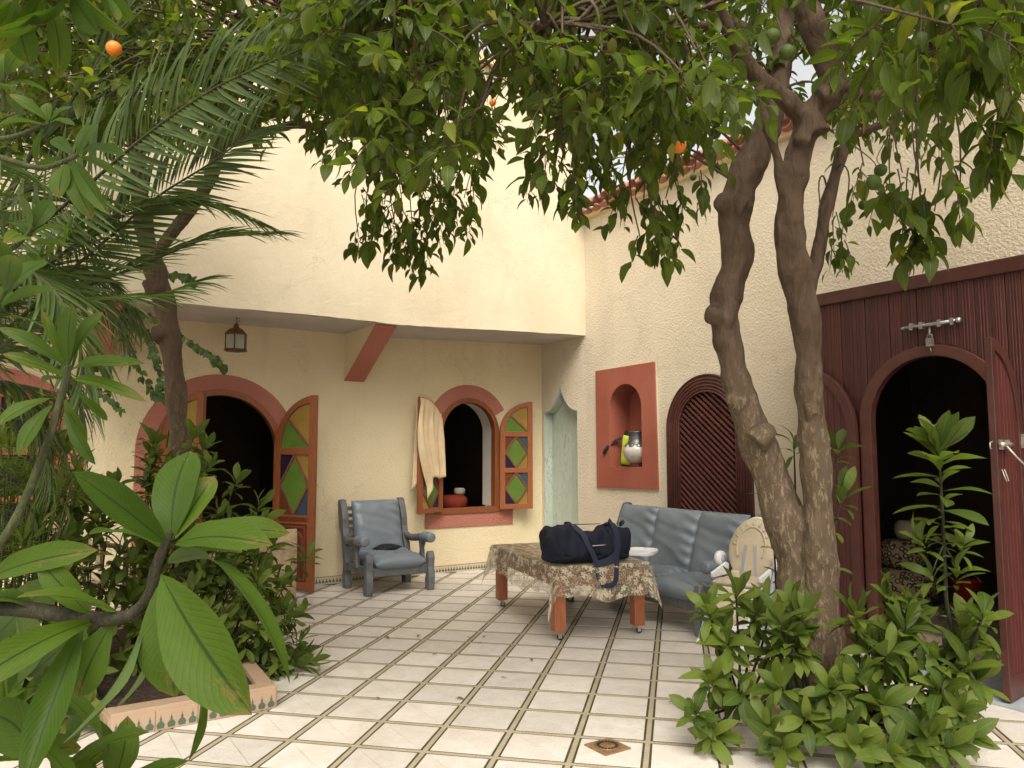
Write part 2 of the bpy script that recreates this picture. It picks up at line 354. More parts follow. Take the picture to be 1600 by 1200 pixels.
# leaves (UV: x across, y along)
def leafmat(name, top, tip, under, vein, transl, rough=0.42, var=0.35, veins=9.0, veinamt=0.5, spec=0.4, yellow=None, wear=0.0):
    m, n, l, p = new_mat(name)
    uv = n.new('ShaderNodeUVMap').outputs['UV']
    geo = n.new('ShaderNodeNewGeometry'); oi = n.new('ShaderNodeObjectInfo')
    ad = n.new('ShaderNodeMath'); ad.operation = 'ADD'; l.new(geo.outputs['Random Per Island'], ad.inputs[0]); l.new(oi.outputs['Random'], ad.inputs[1])
    fr = n.new('ShaderNodeMath'); fr.operation = 'FRACT'; l.new(ad.outputs[0], fr.inputs[0])
    base = mixc(n, l, fr.outputs[0], top, tip)
    if yellow:
        yr = ramp(n, [(0.93, 0.0), (0.97, 0.8)]); l.new(fr.outputs[0], yr.inputs['Fac'])
        base = mixc(n, l, yr.outputs['Color'], base, yellow)
    t = noise(n, l, 6, 4, 0.6, uv)
    mr = n.new('ShaderNodeMapRange'); mr.inputs[3].default_value = 1 - var * 0.5; mr.inputs[4].default_value = 1 + var * 0.5
    l.new(t.outputs['Fac'], mr.inputs[0]); base = mixc(n, l, 1.0, base, mr.outputs[0], 'MULTIPLY')
    sep = n.new('ShaderNodeSeparateXYZ'); l.new(uv, sep.inputs[0])
    s1 = n.new('ShaderNodeMath'); s1.operation = 'SUBTRACT'; s1.inputs[1].default_value = 0.5; l.new(sep.outputs[0], s1.inputs[0])
    ab = n.new('ShaderNodeMath'); ab.operation = 'ABSOLUTE'; l.new(s1.outputs[0], ab.inputs[0])
    mid = ramp(n, [(0.012, 1.0), (0.045, 0.0)]); l.new(ab.outputs[0], mid.inputs['Fac'])
    # side veins sweep forward from the midrib
    k1 = n.new('ShaderNodeMath'); k1.operation = 'MULTIPLY_ADD'; k1.inputs[1].default_value = -0.55; l.new(ab.outputs[0], k1.inputs[0]); l.new(sep.outputs[1], k1.inputs[2])
    k2 = n.new('ShaderNodeMath'); k2.operation = 'MULTIPLY'; k2.inputs[1].default_value = veins; l.new(k1.outputs[0], k2.inputs[0])
    k3 = n.new('ShaderNodeMath'); k3.operation = 'PINGPONG'; k3.inputs[1].default_value = 0.5; l.new(k2.outputs[0], k3.inputs[0])
    sv = ramp(n, [(0.0, 1.0), (0.10, 0.0)]); l.new(k3.outputs[0], sv.inputs['Fac'])
    sm = n.new('ShaderNodeMath'); sm.operation = 'MULTIPLY'; sm.inputs[1].default_value = 0.55; l.new(sv.outputs['Color'], sm.inputs[0])
    vm = n.new('ShaderNodeMath'); vm.operation = 'MAXIMUM'; l.new(mid.outputs['Color'], vm.inputs[0]); l.new(sm.outputs[0], vm.inputs[1])
    va = n.new('ShaderNodeMath'); va.operation = 'MULTIPLY'; va.inputs[1].default_value = veinamt; l.new(vm.outputs[0], va.inputs[0])
    base = mixc(n, l, va.outputs[0], base, vein)
    if wear:                                        # dry tips, bruises and spots
        sp = noise(n, l, 5.5, 6, 0.75, uv)
        wn_ = n.new('ShaderNodeMath'); wn_.operation = 'MULTIPLY_ADD'; wn_.inputs[1].default_value = 0.35; l.new(sep.outputs[1], wn_.inputs[0]); l.new(sp.outputs['Fac'], wn_.inputs[2])
        q1 = n.new('ShaderNodeMath'); q1.operation = 'MULTIPLY_ADD'; q1.inputs[1].default_value = 0.12; l.new(fr.outputs[0], q1.inputs[0]); l.new(wn_.outputs[0], q1.inputs[2])
        wr_ = ramp(n, [(0.90, 0.0), (0.97, wear)]); l.new(q1.outputs[0], wr_.inputs['Fac'])
        base = mixc(n, l, wr_.outputs['Color'], base, (0.16, 0.11, 0.035))
    col_ = mixc(n, l, geo.outputs['Backfacing'], base, mixc(n, l, 0.5, base, under))
    l.new(col_, p.inputs['Base Color']); setr(p, rough, spec)
    bump(n, l, p, k3.outputs[0], 0.12, 0.003)
    tr = n.new('ShaderNodeBsdfTranslucent')
    tc = mixc(n, l, 1.0, base, (1.25, 1.35, 0.45), 'MULTIPLY')
    l.new(tc, tr.inputs['Color'])
    ms = n.new('ShaderNodeMixShader'); ms.inputs[0].default_value = transl
    l.new(p.outputs[0], ms.inputs[1]); l.new(tr.outputs[0], ms.inputs[2]); l.new(ms.outputs[0], n['Material Output'].inputs['Surface'])
    return m
leafmat('leaf_orange_tree', (0.038, 0.062, 0.008), (0.115, 0.158, 0.018), (0.11, 0.14, 0.035), (0.19, 0.23, 0.05), 0.55, 0.45, yellow=(0.24, 0.23, 0.03), spec=0.25)
leafmat('leaf_shrub', (0.055, 0.092, 0.014), (0.145, 0.195, 0.03), (0.12, 0.16, 0.05), (0.18, 0.22, 0.06), 0.45, 0.5, veins=12, spec=0.28, wear=0.5)
leafmat('leaf_broad', (0.040, 0.078, 0.008), (0.078, 0.130, 0.012), (0.13, 0.18, 0.08), (0.022, 0.042, 0.007), 0.42, 0.55, veins=17, veinamt=0.95, spec=0.22, wear=0.8)
leafmat('leaf_palm', (0.042, 0.07, 0.018), (0.09, 0.13, 0.036), (0.08, 0.12, 0.04), (0.12, 0.17, 0.06), 0.36, 0.5, veins=1.0, veinamt=0.2, spec=0.3)
leafmat('leaf_vine', (0.03, 0.07, 0.012), (0.08, 0.14, 0.025), (0.09, 0.13, 0.05), (0.12, 0.18, 0.05), 0.38, 0.5)
leafmat('leaf_dead', (0.16, 0.09, 0.04), (0.24, 0.15, 0.06), (0.2, 0.13, 0.06), (0.1, 0.06, 0.03), 0.2, 0.7)

def bark(name, a, b, pale, amt, lo, hi):
    m, n, l, p = new_mat(name)
    pos = worldpos(n)
    sv = scalev(n, l, pos, (1, 1, 0.28))
    t = noise(n, l, 16, 6, 0.65, sv, 0.6)
    base = mixc(n, l, ramp_out(n, l, t, 0.35, 0.68), a, b)
    pt = noise(n, l, 42, 5, 0.75, scalev(n, l, pos, (1, 1, 0.3)), 0.3)
    sep = n.new('ShaderNodeSeparateXYZ'); l.new(pos, sep.inputs[0])
    # the flaking lichen crust reaches up to a height, with a ragged edge
    hn = noise(n, l, 3, 4, 0.6, pos)
    ah = n.new('ShaderNodeMath'); ah.operation = 'MULTIPLY_ADD'; ah.inputs[1].default_value = 0.8; l.new(hn.outputs['Fac'], ah.inputs[0]); l.new(sep.outputs[2], ah.inputs[2])
    hm = n.new('ShaderNodeMapRange'); hm.inputs[1].default_value = lo; hm.inputs[2].default_value = hi; hm.inputs[3].default_value = 1; hm.inputs[4].default_value = 0
    l.new(ah.outputs[0], hm.inputs[0])
    g = n.new('ShaderNodeMath'); g.operation = 'MULTIPLY'; l.new(ramp_out(n, l, pt, 0.53, 0.60, 0, amt), g.inputs[0]); l.new(hm.outputs[0], g.inputs[1])
    hk = n.new('ShaderNodeMath'); hk.operation = 'MULTIPLY'; hk.inputs[1].default_value = 0.5 * amt; l.new(hm.outputs[0], hk.inputs[0])
    base = mixc(n, l, hk.outputs[0], base, tuple(x * 0.55 for x in pale))
    base = mixc(n, l, g.outputs[0], base, pale)
    l.new(base, p.inputs['Base Color']); setr(p, 0.9, 0.2)
    sm_ = n.new('ShaderNodeMath'); sm_.operation = 'MULTIPLY_ADD'; sm_.inputs[1].default_value = 0.5; l.new(pt.outputs['Fac'], sm_.inputs[0]); l.new(t.outputs['Fac'], sm_.inputs[2])
    bump(n, l, p, sm_.outputs[0], 1.0, 0.022)
bark('bark', (0.076, 0.050, 0.034), (0.142, 0.098, 0.066), (0.30, 0.23, 0.145), 0.75, 1.95, 2.5)
bark('bark_twig', (0.07, 0.05, 0.03), (0.13, 0.10, 0.06), (0.2, 0.16, 0.1), 0.3, 2.2, 2.7)
bark('stem_green', (0.035, 0.05, 0.02), (0.07, 0.075, 0.03), (0.15, 0.14, 0.08), 0.3, 5, 6)
bark('stem_dark', (0.02, 0.022, 0.014), (0.045, 0.042, 0.025), (0.1, 0.08, 0.05), 0.3, 5, 6)
bark('palm_bark', (0.09, 0.06, 0.035), (0.16, 0.11, 0.07), (0.2, 0.16, 0.1), 0.3, 5, 6)

# ------------------------------------------------------------------ mesh helpers
ORIG = {}
def tag(o, label=None, cat=None, group=None, kind=None):
    if label: o['label'] = label
    if cat: o['category'] = cat
    if group: o['group'] = group
    if kind: o['kind'] = kind
    return o
def thing(name, loc, label, cat, group=None, rz=0.0):
    o = bpy.data.objects.new(name, None)
    o.empty_display_size = 0.1
    col.objects.link(o)
    o.location = loc; o.rotation_euler = (0, 0, rz)
    ORIG[o] = Vector(loc)
    return tag(o, label, cat, group)
class MB:
    def __init__(self):
        self.v = []; self.f = []; self.sm = []; self.uv = None
    def add(self, vs, fs, smooth=False):
        b = len(self.v)
        self.v += [Vector(x) for x in vs]
        self.f += [tuple(b + i for i in f) for f in fs]
        self.sm += [smooth] * len(fs)
        return self
    def box(self, c, s, M=None):
        c = Vector(c); hx, hy, hz = s[0] / 2, s[1] / 2, s[2] / 2
        vs = [Vector((x, y, z)) for x in (-hx, hx) for y in (-hy, hy) for z in (-hz, hz)]
        if M is not None: vs = [M @ x for x in vs]
        return self.add([x + c for x in vs], [(0, 1, 3, 2), (4, 6, 7, 5), (0, 4, 5, 1), (2, 3, 7, 6), (0, 2, 6, 4), (1, 5, 7, 3)])
    def box2(self, a, b):
        a, b = Vector(a), Vector(b); return self.box((a + b) / 2, (abs(b.x - a.x), abs(b.y - a.y), abs(b.z - a.z)))
    def bar(self, a, b, w, t, up=(0, 0, 1)):      # bar from a to b: w across, t thick
        a, b = Vector(a), Vector(b); d = (b - a); L = d.length; d.normalize()
        up = Vector(up); s = d.cross(up)
        if s.length < 1e-4: s = d.orthogonal()
        s.normalize(); u = s.cross(d)
        M = Matrix((s, d, u)).transposed()
        return self.box((a + b) / 2, (w, L, t), M)
    def extrude(self, poly, vec, smooth=False):    # planar polygon + thickness
        vec = Vector(vec); poly = [Vector(p) for p in poly]; n = len(poly)
        tris = tessellate_polygon([poly])
        nn = Vector((0, 0, 0))
        for i in range(n): nn += (poly[i] - poly[0]).cross(poly[(i + 1) % n] - poly[0])
        flip = nn.dot(vec) > 0
        vs = poly + [p + vec for p in poly]
        fs = []
        for t in tris:
            a, b, c = t
            fn = (poly[b] - poly[a]).cross(poly[c] - poly[a])
            t = (a, b, c) if fn.dot(vec) < 0 else (a, c, b)
            fs.append(t); fs.append(tuple(x + n for x in reversed(t)))
        for i in range(n):
            j = (i + 1) % n
            q = (i, j, j + n, i + n)
            fs.append(tuple(reversed(q)) if flip is False else q)
        self.add(vs, fs, smooth); return self
    def strip(self, outer, inner, vec):            # band between two equal-length curves, with thickness
        vec = Vector(vec); n = len(outer)
        vs = [Vector(p) for p in outer] + [Vector(p) for p in inner]
        vs += [p + vec for p in vs]
        fs = []
        for i in range(n - 1):
            a, b, c, d = i, i + 1, n + i + 1, n + i
            fs.append((a, b, c, d)); fs.append((d + 2 * n, c + 2 * n, b + 2 * n, a + 2 * n))
            fs.append((b, a, a + 2 * n, b + 2 * n)); fs.append((d, c, c + 2 * n, d + 2 * n))
        for e in (0, n - 1):
            fs.append((e, n + e, 3 * n + e, 2 * n + e))
        return self.add(vs, fs)
    def tube(self, pts, rad, n=8, smooth=True, cap=True, flat=1.0, wob=0.0, seed=0):
        pts = [Vector(p) for p in pts]
        if isinstance(rad, (int, float)): rad = [rad] * len(pts)
        rg = random.Random(seed)
        fr = None; rings = []
        for i, p in enumerate(pts):
            d = (pts[min(i + 1, len(pts) - 1)] - pts[max(i - 1, 0)]).normalized()
            if fr is None:
                s = d.orthogonal().normalized()
            else:
                s = (fr - d * fr.dot(d)); s = s.normalized() if s.length > 1e-5 else d.orthogonal().normalized()
            fr = s; u = d.cross(s)
            ring = []
            for k in range(n):
                a = 2 * math.pi * k / n
                rr = rad[i] * (1 + wob * (rg.random() - 0.5))
                ring.append(p + s * math.cos(a) * rr + u * math.sin(a) * rr * flat)
            rings.append(ring)
        vs = [q for r_ in rings for q in r_]
        fs = [(i * n + k, i * n + (k + 1) % n, (i + 1) * n + (k + 1) % n, (i + 1) * n + k) for i in range(len(pts) - 1) for k in range(n)]
        if cap:
            fs.append(tuple(reversed(range(n)))); fs.append(tuple((len(pts) - 1) * n + k for k in range(n)))
        return self.add(vs, fs, smooth)
    def lathe(self, prof, c, n=24, smooth=True, M=None):
        c = Vector(c); vs = []
        for r_, z in prof:
            for k in range(n):
                a = 2 * math.pi * k / n
                q = Vector((r_ * math.cos(a), r_ * math.sin(a), z))
                vs.append((M @ q if M is not None else q) + c)
        m_ = len(prof)
        fs = [(i * n + k, i * n + (k + 1) % n, (i + 1) * n + (k + 1) % n, (i + 1) * n + k) for i in range(m_ - 1) for k in range(n)]
        fs.append(tuple(reversed(range(n)))); fs.append(tuple((m_ - 1) * n + k for k in range(n)))
        return self.add(vs, fs, smooth)
    def grid(self, fn, nu, nv, smooth=True):
        vs = [fn(i / nu, j / nv) for j in range(nv + 1) for i in range(nu + 1)]
        fs = [(j * (nu + 1) + i, j * (nu + 1) + i + 1, (j + 1) * (nu + 1) + i + 1, (j + 1) * (nu + 1) + i) for j in range(nv) for i in range(nu)]
        return self.add(vs, fs, smooth)
    def build(self, name, mat, parent=None, bevel=0.0, local=False, kind=None, subsurf=0, solid=0.0):
        o0 = Vector((0, 0, 0))
        if parent is not None and not local:
            o0 = ORIG.get(parent, o0)
        me = bpy.data.meshes.new(name)
        me.from_pydata([tuple(v - o0) for v in self.v], [], self.f)
        me.polygons.foreach_set('use_smooth', self.sm)
        me.update()
        bm = bmesh.new(); bm.from_mesh(me)
        bmesh.ops.recalc_face_normals(bm, faces=bm.faces) if solid == 0 and self.uv is None else None
        bm.to_mesh(me); bm.free()
        if mat: me.materials.append(MATS[mat])
        o = bpy.data.objects.new(name, me)
        col.objects.link(o)
        if parent is not None:
            o.parent = parent
            ORIG[o] = o0
        if solid:
            md = o.modifiers.new('solid', 'SOLIDIFY'); md.thickness = solid; md.offset = 0
        if subsurf:
            md = o.modifiers.new('sub', 'SUBSURF'); md.levels = subsurf; md.render_levels = subsurf
        if bevel:
            md = o.modifiers.new('bev', 'BEVEL'); md.width = bevel; md.segments = 2; md.limit_method = 'ANGLE'; md.angle_limit = R(40)
        if kind: o['kind'] = kind
        return o
def raw_mesh(mb, name, mat):                       # mesh data only, for shared pieces
    o = mb.build(name, mat); me = o.data; bpy.data.objects.remove(o); return me
def inst(name, mesh, parent, M):                   # a piece sharing mesh data, M in world/parent-origin space
    o = bpy.data.objects.new(name, mesh)
    col.objects.link(o)
    o.parent = parent
    o0 = ORIG.get(parent, Vector((0, 0, 0)))
    o.matrix_local = Matrix.Translation(-o0) @ M
    ORIG[o] = o0
    return o
def arc(cx, cz, r, a0, a1, n):
    return [(cx + r * math.cos(a0 + (a1 - a0) * i / n), cz + r * math.sin(a0 + (a1 - a0) * i / n)) for i in range(n + 1)]
def arch2(c, hw, z0, zs, n=20, rz=None):           # closed arch outline, counterclockwise from bottom left
    rz = rz or hw
    pts = [(c - hw, z0), (c + hw, z0)]
    pts += [(c + hw * math.cos(math.pi * i / n), zs + rz * math.sin(math.pi * i / n)) for i in range(n + 1)]
    return pts
def wall_holes(mb, outer, holes, to3, vec):        # flat wall with openings; reveals follow vec
    vec = Vector(vec)
    loops = [outer] + holes
    pl = [[Vector((p[0], p[1], 0)) for p in lp] for lp in loops]
    tris = tessellate_polygon(pl)
    flat = [p for lp in loops for p in lp]
    n = len(flat)
    vs = [Vector(to3(*p)) for p in flat]
    nrm = -vec
    fs = []
    for t in tris:
        a, b, c = t
        fn = (vs[b] - vs[a]).cross(vs[c] - vs[a])
        if fn.length < 1e-9: continue
        t = (a, b, c) if fn.dot(nrm) > 0 else (a, c, b)
        fs.append(t); fs.append(tuple(x + n for x in reversed(t)))
    k = 0
    for lp in loops:
        m_ = len(lp)
        for i in range(m_):
            a, b = k + i, k + (i + 1) % m_
            fs.append((a, b, b + n, a + n))
        k += m_
    mb.add(vs + [v + vec for v in vs], fs)
    return mb
def cushion(mb, M, L, Wd, H, nu=18, nv=14, p=4.0, seed=0, wr=0.0, wrn=9, rnd=0.0):
    rg = random.Random(seed); ph = [rg.uniform(0, 6.28) for _ in range(6)]
    def prof(a, b):
        return max(0.0, (1 - abs(a) ** p) * (1 - abs(b) ** p)) ** 0.5
    for side in (1, -1):
        def fn(u, v, side=side):
            a, b = u * 2 - 1, v * 2 - 1
            a = math.copysign(1 - (1 - abs(a)) ** 1.7, a); b = math.copysign(1 - (1 - abs(b)) ** 1.7, b)
            h = prof(a, b)
            w_ = 0
            if wr and side > 0:
                edge = 1 - min(1 - abs(a), 1 - abs(b))
                ga = math.exp(-((1 - a) / 0.42) ** 2)                 # gathers along one seam, slack folds elsewhere
                w_ = h * wr * (0.9 * ga * math.sin(wrn * 2.2 * b + 5 * a + ph[0] + 1.5 * math.sin(2 * b + ph[4])) + 0.55 * math.sin(2.6 * b + 1.8 * a + ph[1]) + 0.5 * math.exp(-((b + 0.15 + 0.3 * a) / 0.10) ** 2) - 0.5 * math.exp(-((b - 0.35 + 0.2 * a) / 0.08) ** 2) + 0.25 * math.sin(wrn * 1.3 * b + ph[2]) * math.sin(wrn * a + ph[3]) * edge)
            return M @ Vector((a * L / 2 * (1 - rnd * b * b / 2), b * Wd / 2 * (1 - rnd * a * a / 2), side * H / 2 * h + w_))
        b0 = len(mb.v)
        mb.grid(fn, nu, nv)
        if side < 0:
            k = nu * nv
            mb.f[-k:] = [tuple(reversed(f)) for f in mb.f[-k:]]
    return mb

# ------------------------------------------------------------------ leaf templates (base at origin, along +Y, face up +Z, unit length)
def leaf_tmpl(w, peak, nseg, fold, droop, tipsharp=1.0, wave=0.0, twist=0.0, across=2):
    vs, uv, fs = [], [], []
    for i in range(nseg + 1):
        t = i / nseg
        if t < peak: s = math.sin(math.pi / 2 * (t / peak)) ** 0.85
        else: s = math.cos(math.pi / 2 * ((t - peak) / (1 - peak))) ** tipsharp
        hw = w / 2 * max(s, 0.03 if i not in (0, nseg) else 0.012)
        y = t - 0.12 * droop * t * t
        z0 = -droop * t * t * 0.55 + 0.04 * math.sin(t * 3.1)
        for k in range(across + 1):
            a = k / across * 2 - 1
            z = z0 + abs(a) * hw * fold + wave * math.sin(t * 11 + a * 1.5) * abs(a) * hw
            tw = twist * t
            x = a * hw
            vs.append((x * math.cos(tw) - (z - z0) * math.sin(tw), y, z0 + (z - z0) * math.cos(tw) + x * math.sin(tw)))
            uv.append((0.5 + a * 0.5, t))
    n = across + 1
    for i in range(nseg):
        for k in range(across):
            a = i * n + k
            fs.append((a, a + 1, a + n + 1, a + n))
    return np.array(vs), np.array(uv), fs
def leaf_mesh(name, tm, mat):
    vs, uv, fs = tm
    me = bpy.data.meshes.new(name)
    me.from_pydata(vs.tolist(), [], fs)
    ul = me.uv_layers.new(name='UVMap')
    li = np.array([i for f in fs for i in f])
    ul.data.foreach_set('uv', uv[li].ravel())
    me.polygons.foreach_set('use_smooth', [True] * len(fs))
    me.materials.append(MATS[mat])
    return me
def leaf_matrix(base, d, nrm, length, wscale=1.0):
    d = Vector(d).normalized(); nrm = Vector(nrm)
    x = d.cross(nrm)
    if x.length < 1e-4: x = d.orthogonal()
    x.normalize(); z = x.cross(d)
    M = Matrix((x * length * wscale, d * length, z * length)).transposed().to_4x4()
    M.translation = base
    return M
def joined_leaves(name, tmpls, items, mat, parent, kind='stuff'):    # items: (template index, matrix)
    V, F, U = [], [], []
    off = 0
    o0 = ORIG.get(parent, Vector((0, 0, 0)))
    for ti in range(len(tmpls)):
        ms = [m for k, m in items if k == ti]
        if not ms: continue
        vs, uv, fs = tmpls[ti]
        A = np.array([[list(r_) for r_ in m] for m in ms])
        h = np.concatenate([vs, np.ones((len(vs), 1))], 1)
        P = np.einsum('nij,kj->nki', A, h)[:, :, :3] - np.array(o0)
        fa = np.array(fs)
        F.append((fa[None] + (np.arange(len(ms)) * len(vs))[:, None, None] + off).reshape(-1, 4))
        U.append(np.tile(uv[fa.ravel()], (len(ms), 1)))
        V.append(P.reshape(-1, 3)); off += len(ms) * len(vs)
    V, F, U = np.concatenate(V), np.concatenate(F), np.concatenate(U)
    me = bpy.data.meshes.new(name)
    me.vertices.add(len(V)); me.vertices.foreach_set('co', V.ravel())
    me.loops.add(F.size); me.loops.foreach_set('vertex_index', F.ravel().astype(np.int32))
    me.polygons.add(len(F)); me.polygons.foreach_set('loop_start', np.arange(0, F.size, 4, dtype=np.int32))
    me.update(calc_edges=True)
    me.uv_layers.new(name='UVMap').data.foreach_set('uv', U.ravel())
    me.polygons.foreach_set('use_smooth', np.ones(len(F), bool))
    me.materials.append(MATS[mat])
    o = bpy.data.objects.new(name, me); col.objects.link(o)
    o.parent = parent
    ORIG[o] = o0
    o['kind'] = kind
    return o
def place_leaves(tmpls, meshes, items, mat, parent, limit=300, crown='crown', leaf='leaf'):
    def key(it):
        u, v, d = proj(it[1].translation)
        inside = -20 < u < 1620 and -20 < v < 1220
        return d if inside and d > 0.1 else 1000 + abs(d)
    items = sorted(items, key=key)
    for k, m_ in items[:limit]:
        inst(leaf, meshes[k], parent, m_)
    if len(items) > limit:
        return joined_leaves(crown, tmpls, items[limit:], mat, parent)
def rv(rg, s=1.0):
    while True:
        v = Vector((rg.uniform(-1, 1), rg.uniform(-1, 1), rg.uniform(-1, 1)))
        if 0.05 < v.length < 1: return v * s
def spline(pts, n=6):                              # Catmull-Rom through (vector, radius)
    P = [Vector(p[0]) for p in pts]; Q = [p[1] for p in pts]
    out, rad = [], []
    for i in range(len(P) - 1):
        a, b, c, d = P[max(i - 1, 0)], P[i], P[i + 1], P[min(i + 2, len(P) - 1)]
        for k in range(n):
            t = k / n
            out.append(0.5 * ((2 * b) + (c - a) * t + (2 * a - 5 * b + 4 * c - d) * t * t + (3 * b - a - 3 * c + d) * t ** 3))
            rad.append(Q[i] + (Q[i + 1] - Q[i]) * (t * t * (3 - 2 * t)))
    out.append(P[-1]); rad.append(Q[-1])
    return out, rad

# ================================================================== SETTING
YL, XR, XP = 8.57, 6.05, 5.5                  # left house wall plane, right wall plane, timber front plane
g = MB(); g.add([(-150, -150, -0.06), (150, -150, -0.06), (150, 150, -0.06), (-150, 150, -0.06)], [(0, 1, 2, 3)])
tag(g.build('ground', 'ground_pale'), kind='structure')

# ---- tiled courtyard floor, laid at 45 degrees to the walls
fl = MB(); fl.box2((-3.5, -1.5, -0.05), (6.1, 8.6, -0.0024))
floor = fl.build('floor', 'grout_dark'); tag(floor, kind='structure')
ORIG[floor] = Vector((0, 0, 0))
MOD, TS = 0.365, 0.316
FO = Vector((1.29, 4.11, 0)); E1 = Vector((0.7071, -0.7071, 0)); E2 = Vector((0.7071, 0.7071, 0))
def tile_mesh():
    mb = MB(); h = TS / 2; gp = 0.00075; b = 0.0004
    cs = [(-h, -h), (h, -h), (h, h), (-h, h)]
    for k in range(4):
        a, c = Vector((*cs[k], 0)), Vector((*cs[(k + 1) % 4], 0)); o = Vector((0, 0, 0))
        ce = (a + c + o) / 3
        tri = [p + (ce - p).normalized() * gp * 2.2 for p in (a, c, o)]
        lo = [Vector((p.x, p.y, -0.011)) for p in tri]
        mid = [Vector((p.x, p.y, -0.0012)) for p in tri]
        top = [p + (ce - p).normalized() * b for p in tri]
        vs = lo + mid + top
        fs = [(6, 7, 8)] + [(i + r_ * 3, (i + 1) % 3 + r_ * 3, (i + 1) % 3 + r_ * 3 + 3, i + r_ * 3 + 3) for r_ in (0, 1) for i in range(3)]
        mb.add(vs, fs)
    me = bpy.data.meshes.new('floor_tile')
    me.from_pydata([tuple(v) for v in mb.v], [], mb.f); me.materials.append(MATS['floor_tile'])
    return me, mb
tme, tmb = tile_mesh()
cells = []
for i in range(-16, 26):
    for j in range(-16, 26):
        c = FO + E1 * (i + 0.5) * MOD + E2 * (j + 0.5) * MOD
        if not (-3.2 < c.x < 5.98 and -1.2 < c.y < 8.5): continue
        u, v, d = proj(c)
        vis = -40 < u < 1640 and v < 1280 and d > 0.3
        cells.append((d if vis else 100 + d, i, j, c))
cells.sort(key=lambda t: t[0])
rest = MB()
for k, (d, i, j, c) in enumerate(cells):
    q = rng.randrange(4)
    M = Matrix.Translation(c + Vector((0, 0, rng.uniform(-0.0008, 0.0008)))) @ Matrix.Rotation(R(45) + q * math.pi / 2 + R(rng.uniform(-0.4, 0.4)), 4, 'Z') @ Matrix.Rotation(R(rng.uniform(-0.12, 0.12)), 4, 'X') @ Matrix.Rotation(R(rng.uniform(-0.12, 0.12)), 4, 'Y')
    if k < 300: inst('floor_tile', tme, floor, M)
    else: rest.add([M @ v for v in tmb.v], tmb.f)
rest.build('far_floor_tiles', 'floor_tile', floor, kind='stuff')
for ax, (A, B) in enumerate(((E1, E2), (E2, E1))):          # inlay strips, one object per line
    for k in range(-16, 27):
        s = FO + B * k * MOD
        ts = [t for t in np.arange(-7, 10, 0.1) if -3.3 < (s + A * t).x < 6.02 and -1.3 < (s + A * t).y < 8.55]
        if len(ts) < 3: continue
        t0, t1 = min(ts), max(ts)
        mb = MB(); L = t1 - t0; z1 = -0.0008 - 0.0006 * ax
        mb.box2((0, -0.0128, -0.0115), (L, 0.0128, z1))
        o = mb.build('inlay_strip', 'inlay_strip', floor)
        o.matrix_local = Matrix.Translation(s + A * t0) @ Matrix.Rotation(math.atan2(A.y, A.x), 4, 'Z')
# drain
dr = thing('floor_drain', (2.615, 3.135, 0), 'small square brass drain with round slotted grate set in the white floor', 'drain')
mb = MB(); mb.box((2.615, 3.135, 0.003), (0.17, 0.17, 0.008)); mb.build('plate', 'drain_brass', dr, bevel=0.002)
mb = MB(); mb.lathe([(0.066, 0.0072), (0.066, 0.010), (0.0, 0.011)], (2.615, 3.135, 0), 28); mb.build('grate', 'drain_brass', dr)
for k in range(18):
    a = k * math.tau / 18; mb = MB()
    mb.bar((2.615 + 0.04 * math.cos(a), 3.135 + 0.04 * math.sin(a), 0.0115), (2.615 + 0.057 * math.cos(a), 3.135 + 0.057 * math.sin(a), 0.0105), 0.010, 0.002)
    mb.build('slot', 'drain_dark', dr)

# ---- the house on the left
house = thing('house', (2.5, YL, 0), 'yellow house front with cream projecting upper floor above arched openings', 'house')
DC, DH, DZ = 1.86, 0.66, 1.50                 # door opening centre, half width, springing
WC, WH, WZ0, WZ = 4.905, 0.43, 0.74, 1.74     # window opening
LC, LH, LZ0, LZ = -0.15, 0.60, 0.45, 1.52     # second window at the left
mb = MB()
wall_holes(mb, [(-4.2, -0.05), (6.35, -0.05), (6.35, 3.05), (-4.2, 3.05)],
           [arch2(DC, DH, 0.0, DZ, 28), arch2(WC, WH, WZ0, WZ, 28), arch2(LC, LH, LZ0, LZ, 28)],
           lambda x, z: (x, YL, z), (0, 0.3, 0))
mb.build('lower_wall', 'stucco_yellow', house)
mb = MB()
bot = [(-4.2, 2.86), (-1.5, 2.875), (0.9, 2.87), (2.6, 2.882), (3.6, 2.872), (4.8, 2.92), (6.06, 2.965)]
rq = random.Random(3); fine_bot = []
for (xa, za), (xb, zb) in zip(bot, bot[1:]):
    for k in range(10): fine_bot.append((xa + (xb - xa) * k / 10, za + (zb - za) * k / 10 + rq.uniform(-0.004, 0.004)))
fine_bot.append(bot[-1])
mb.extrude([(x, 7.6, z) for x, z in fine_bot] + [(6.06, 7.6, 6.1), (-4.2, 7.6, 6.1)], (0, 1.29, 0))
up = mb.build('upper_wall', 'stucco_cream', house, bevel=0.012)
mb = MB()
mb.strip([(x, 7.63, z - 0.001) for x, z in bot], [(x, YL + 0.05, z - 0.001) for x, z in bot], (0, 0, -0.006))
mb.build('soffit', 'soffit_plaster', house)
mb = MB(); mb.box2((-4.2, 7.5, 6.1), (6.5, 8.9, 6.22)); mb.build('cornice', 'coping_plaster', house)
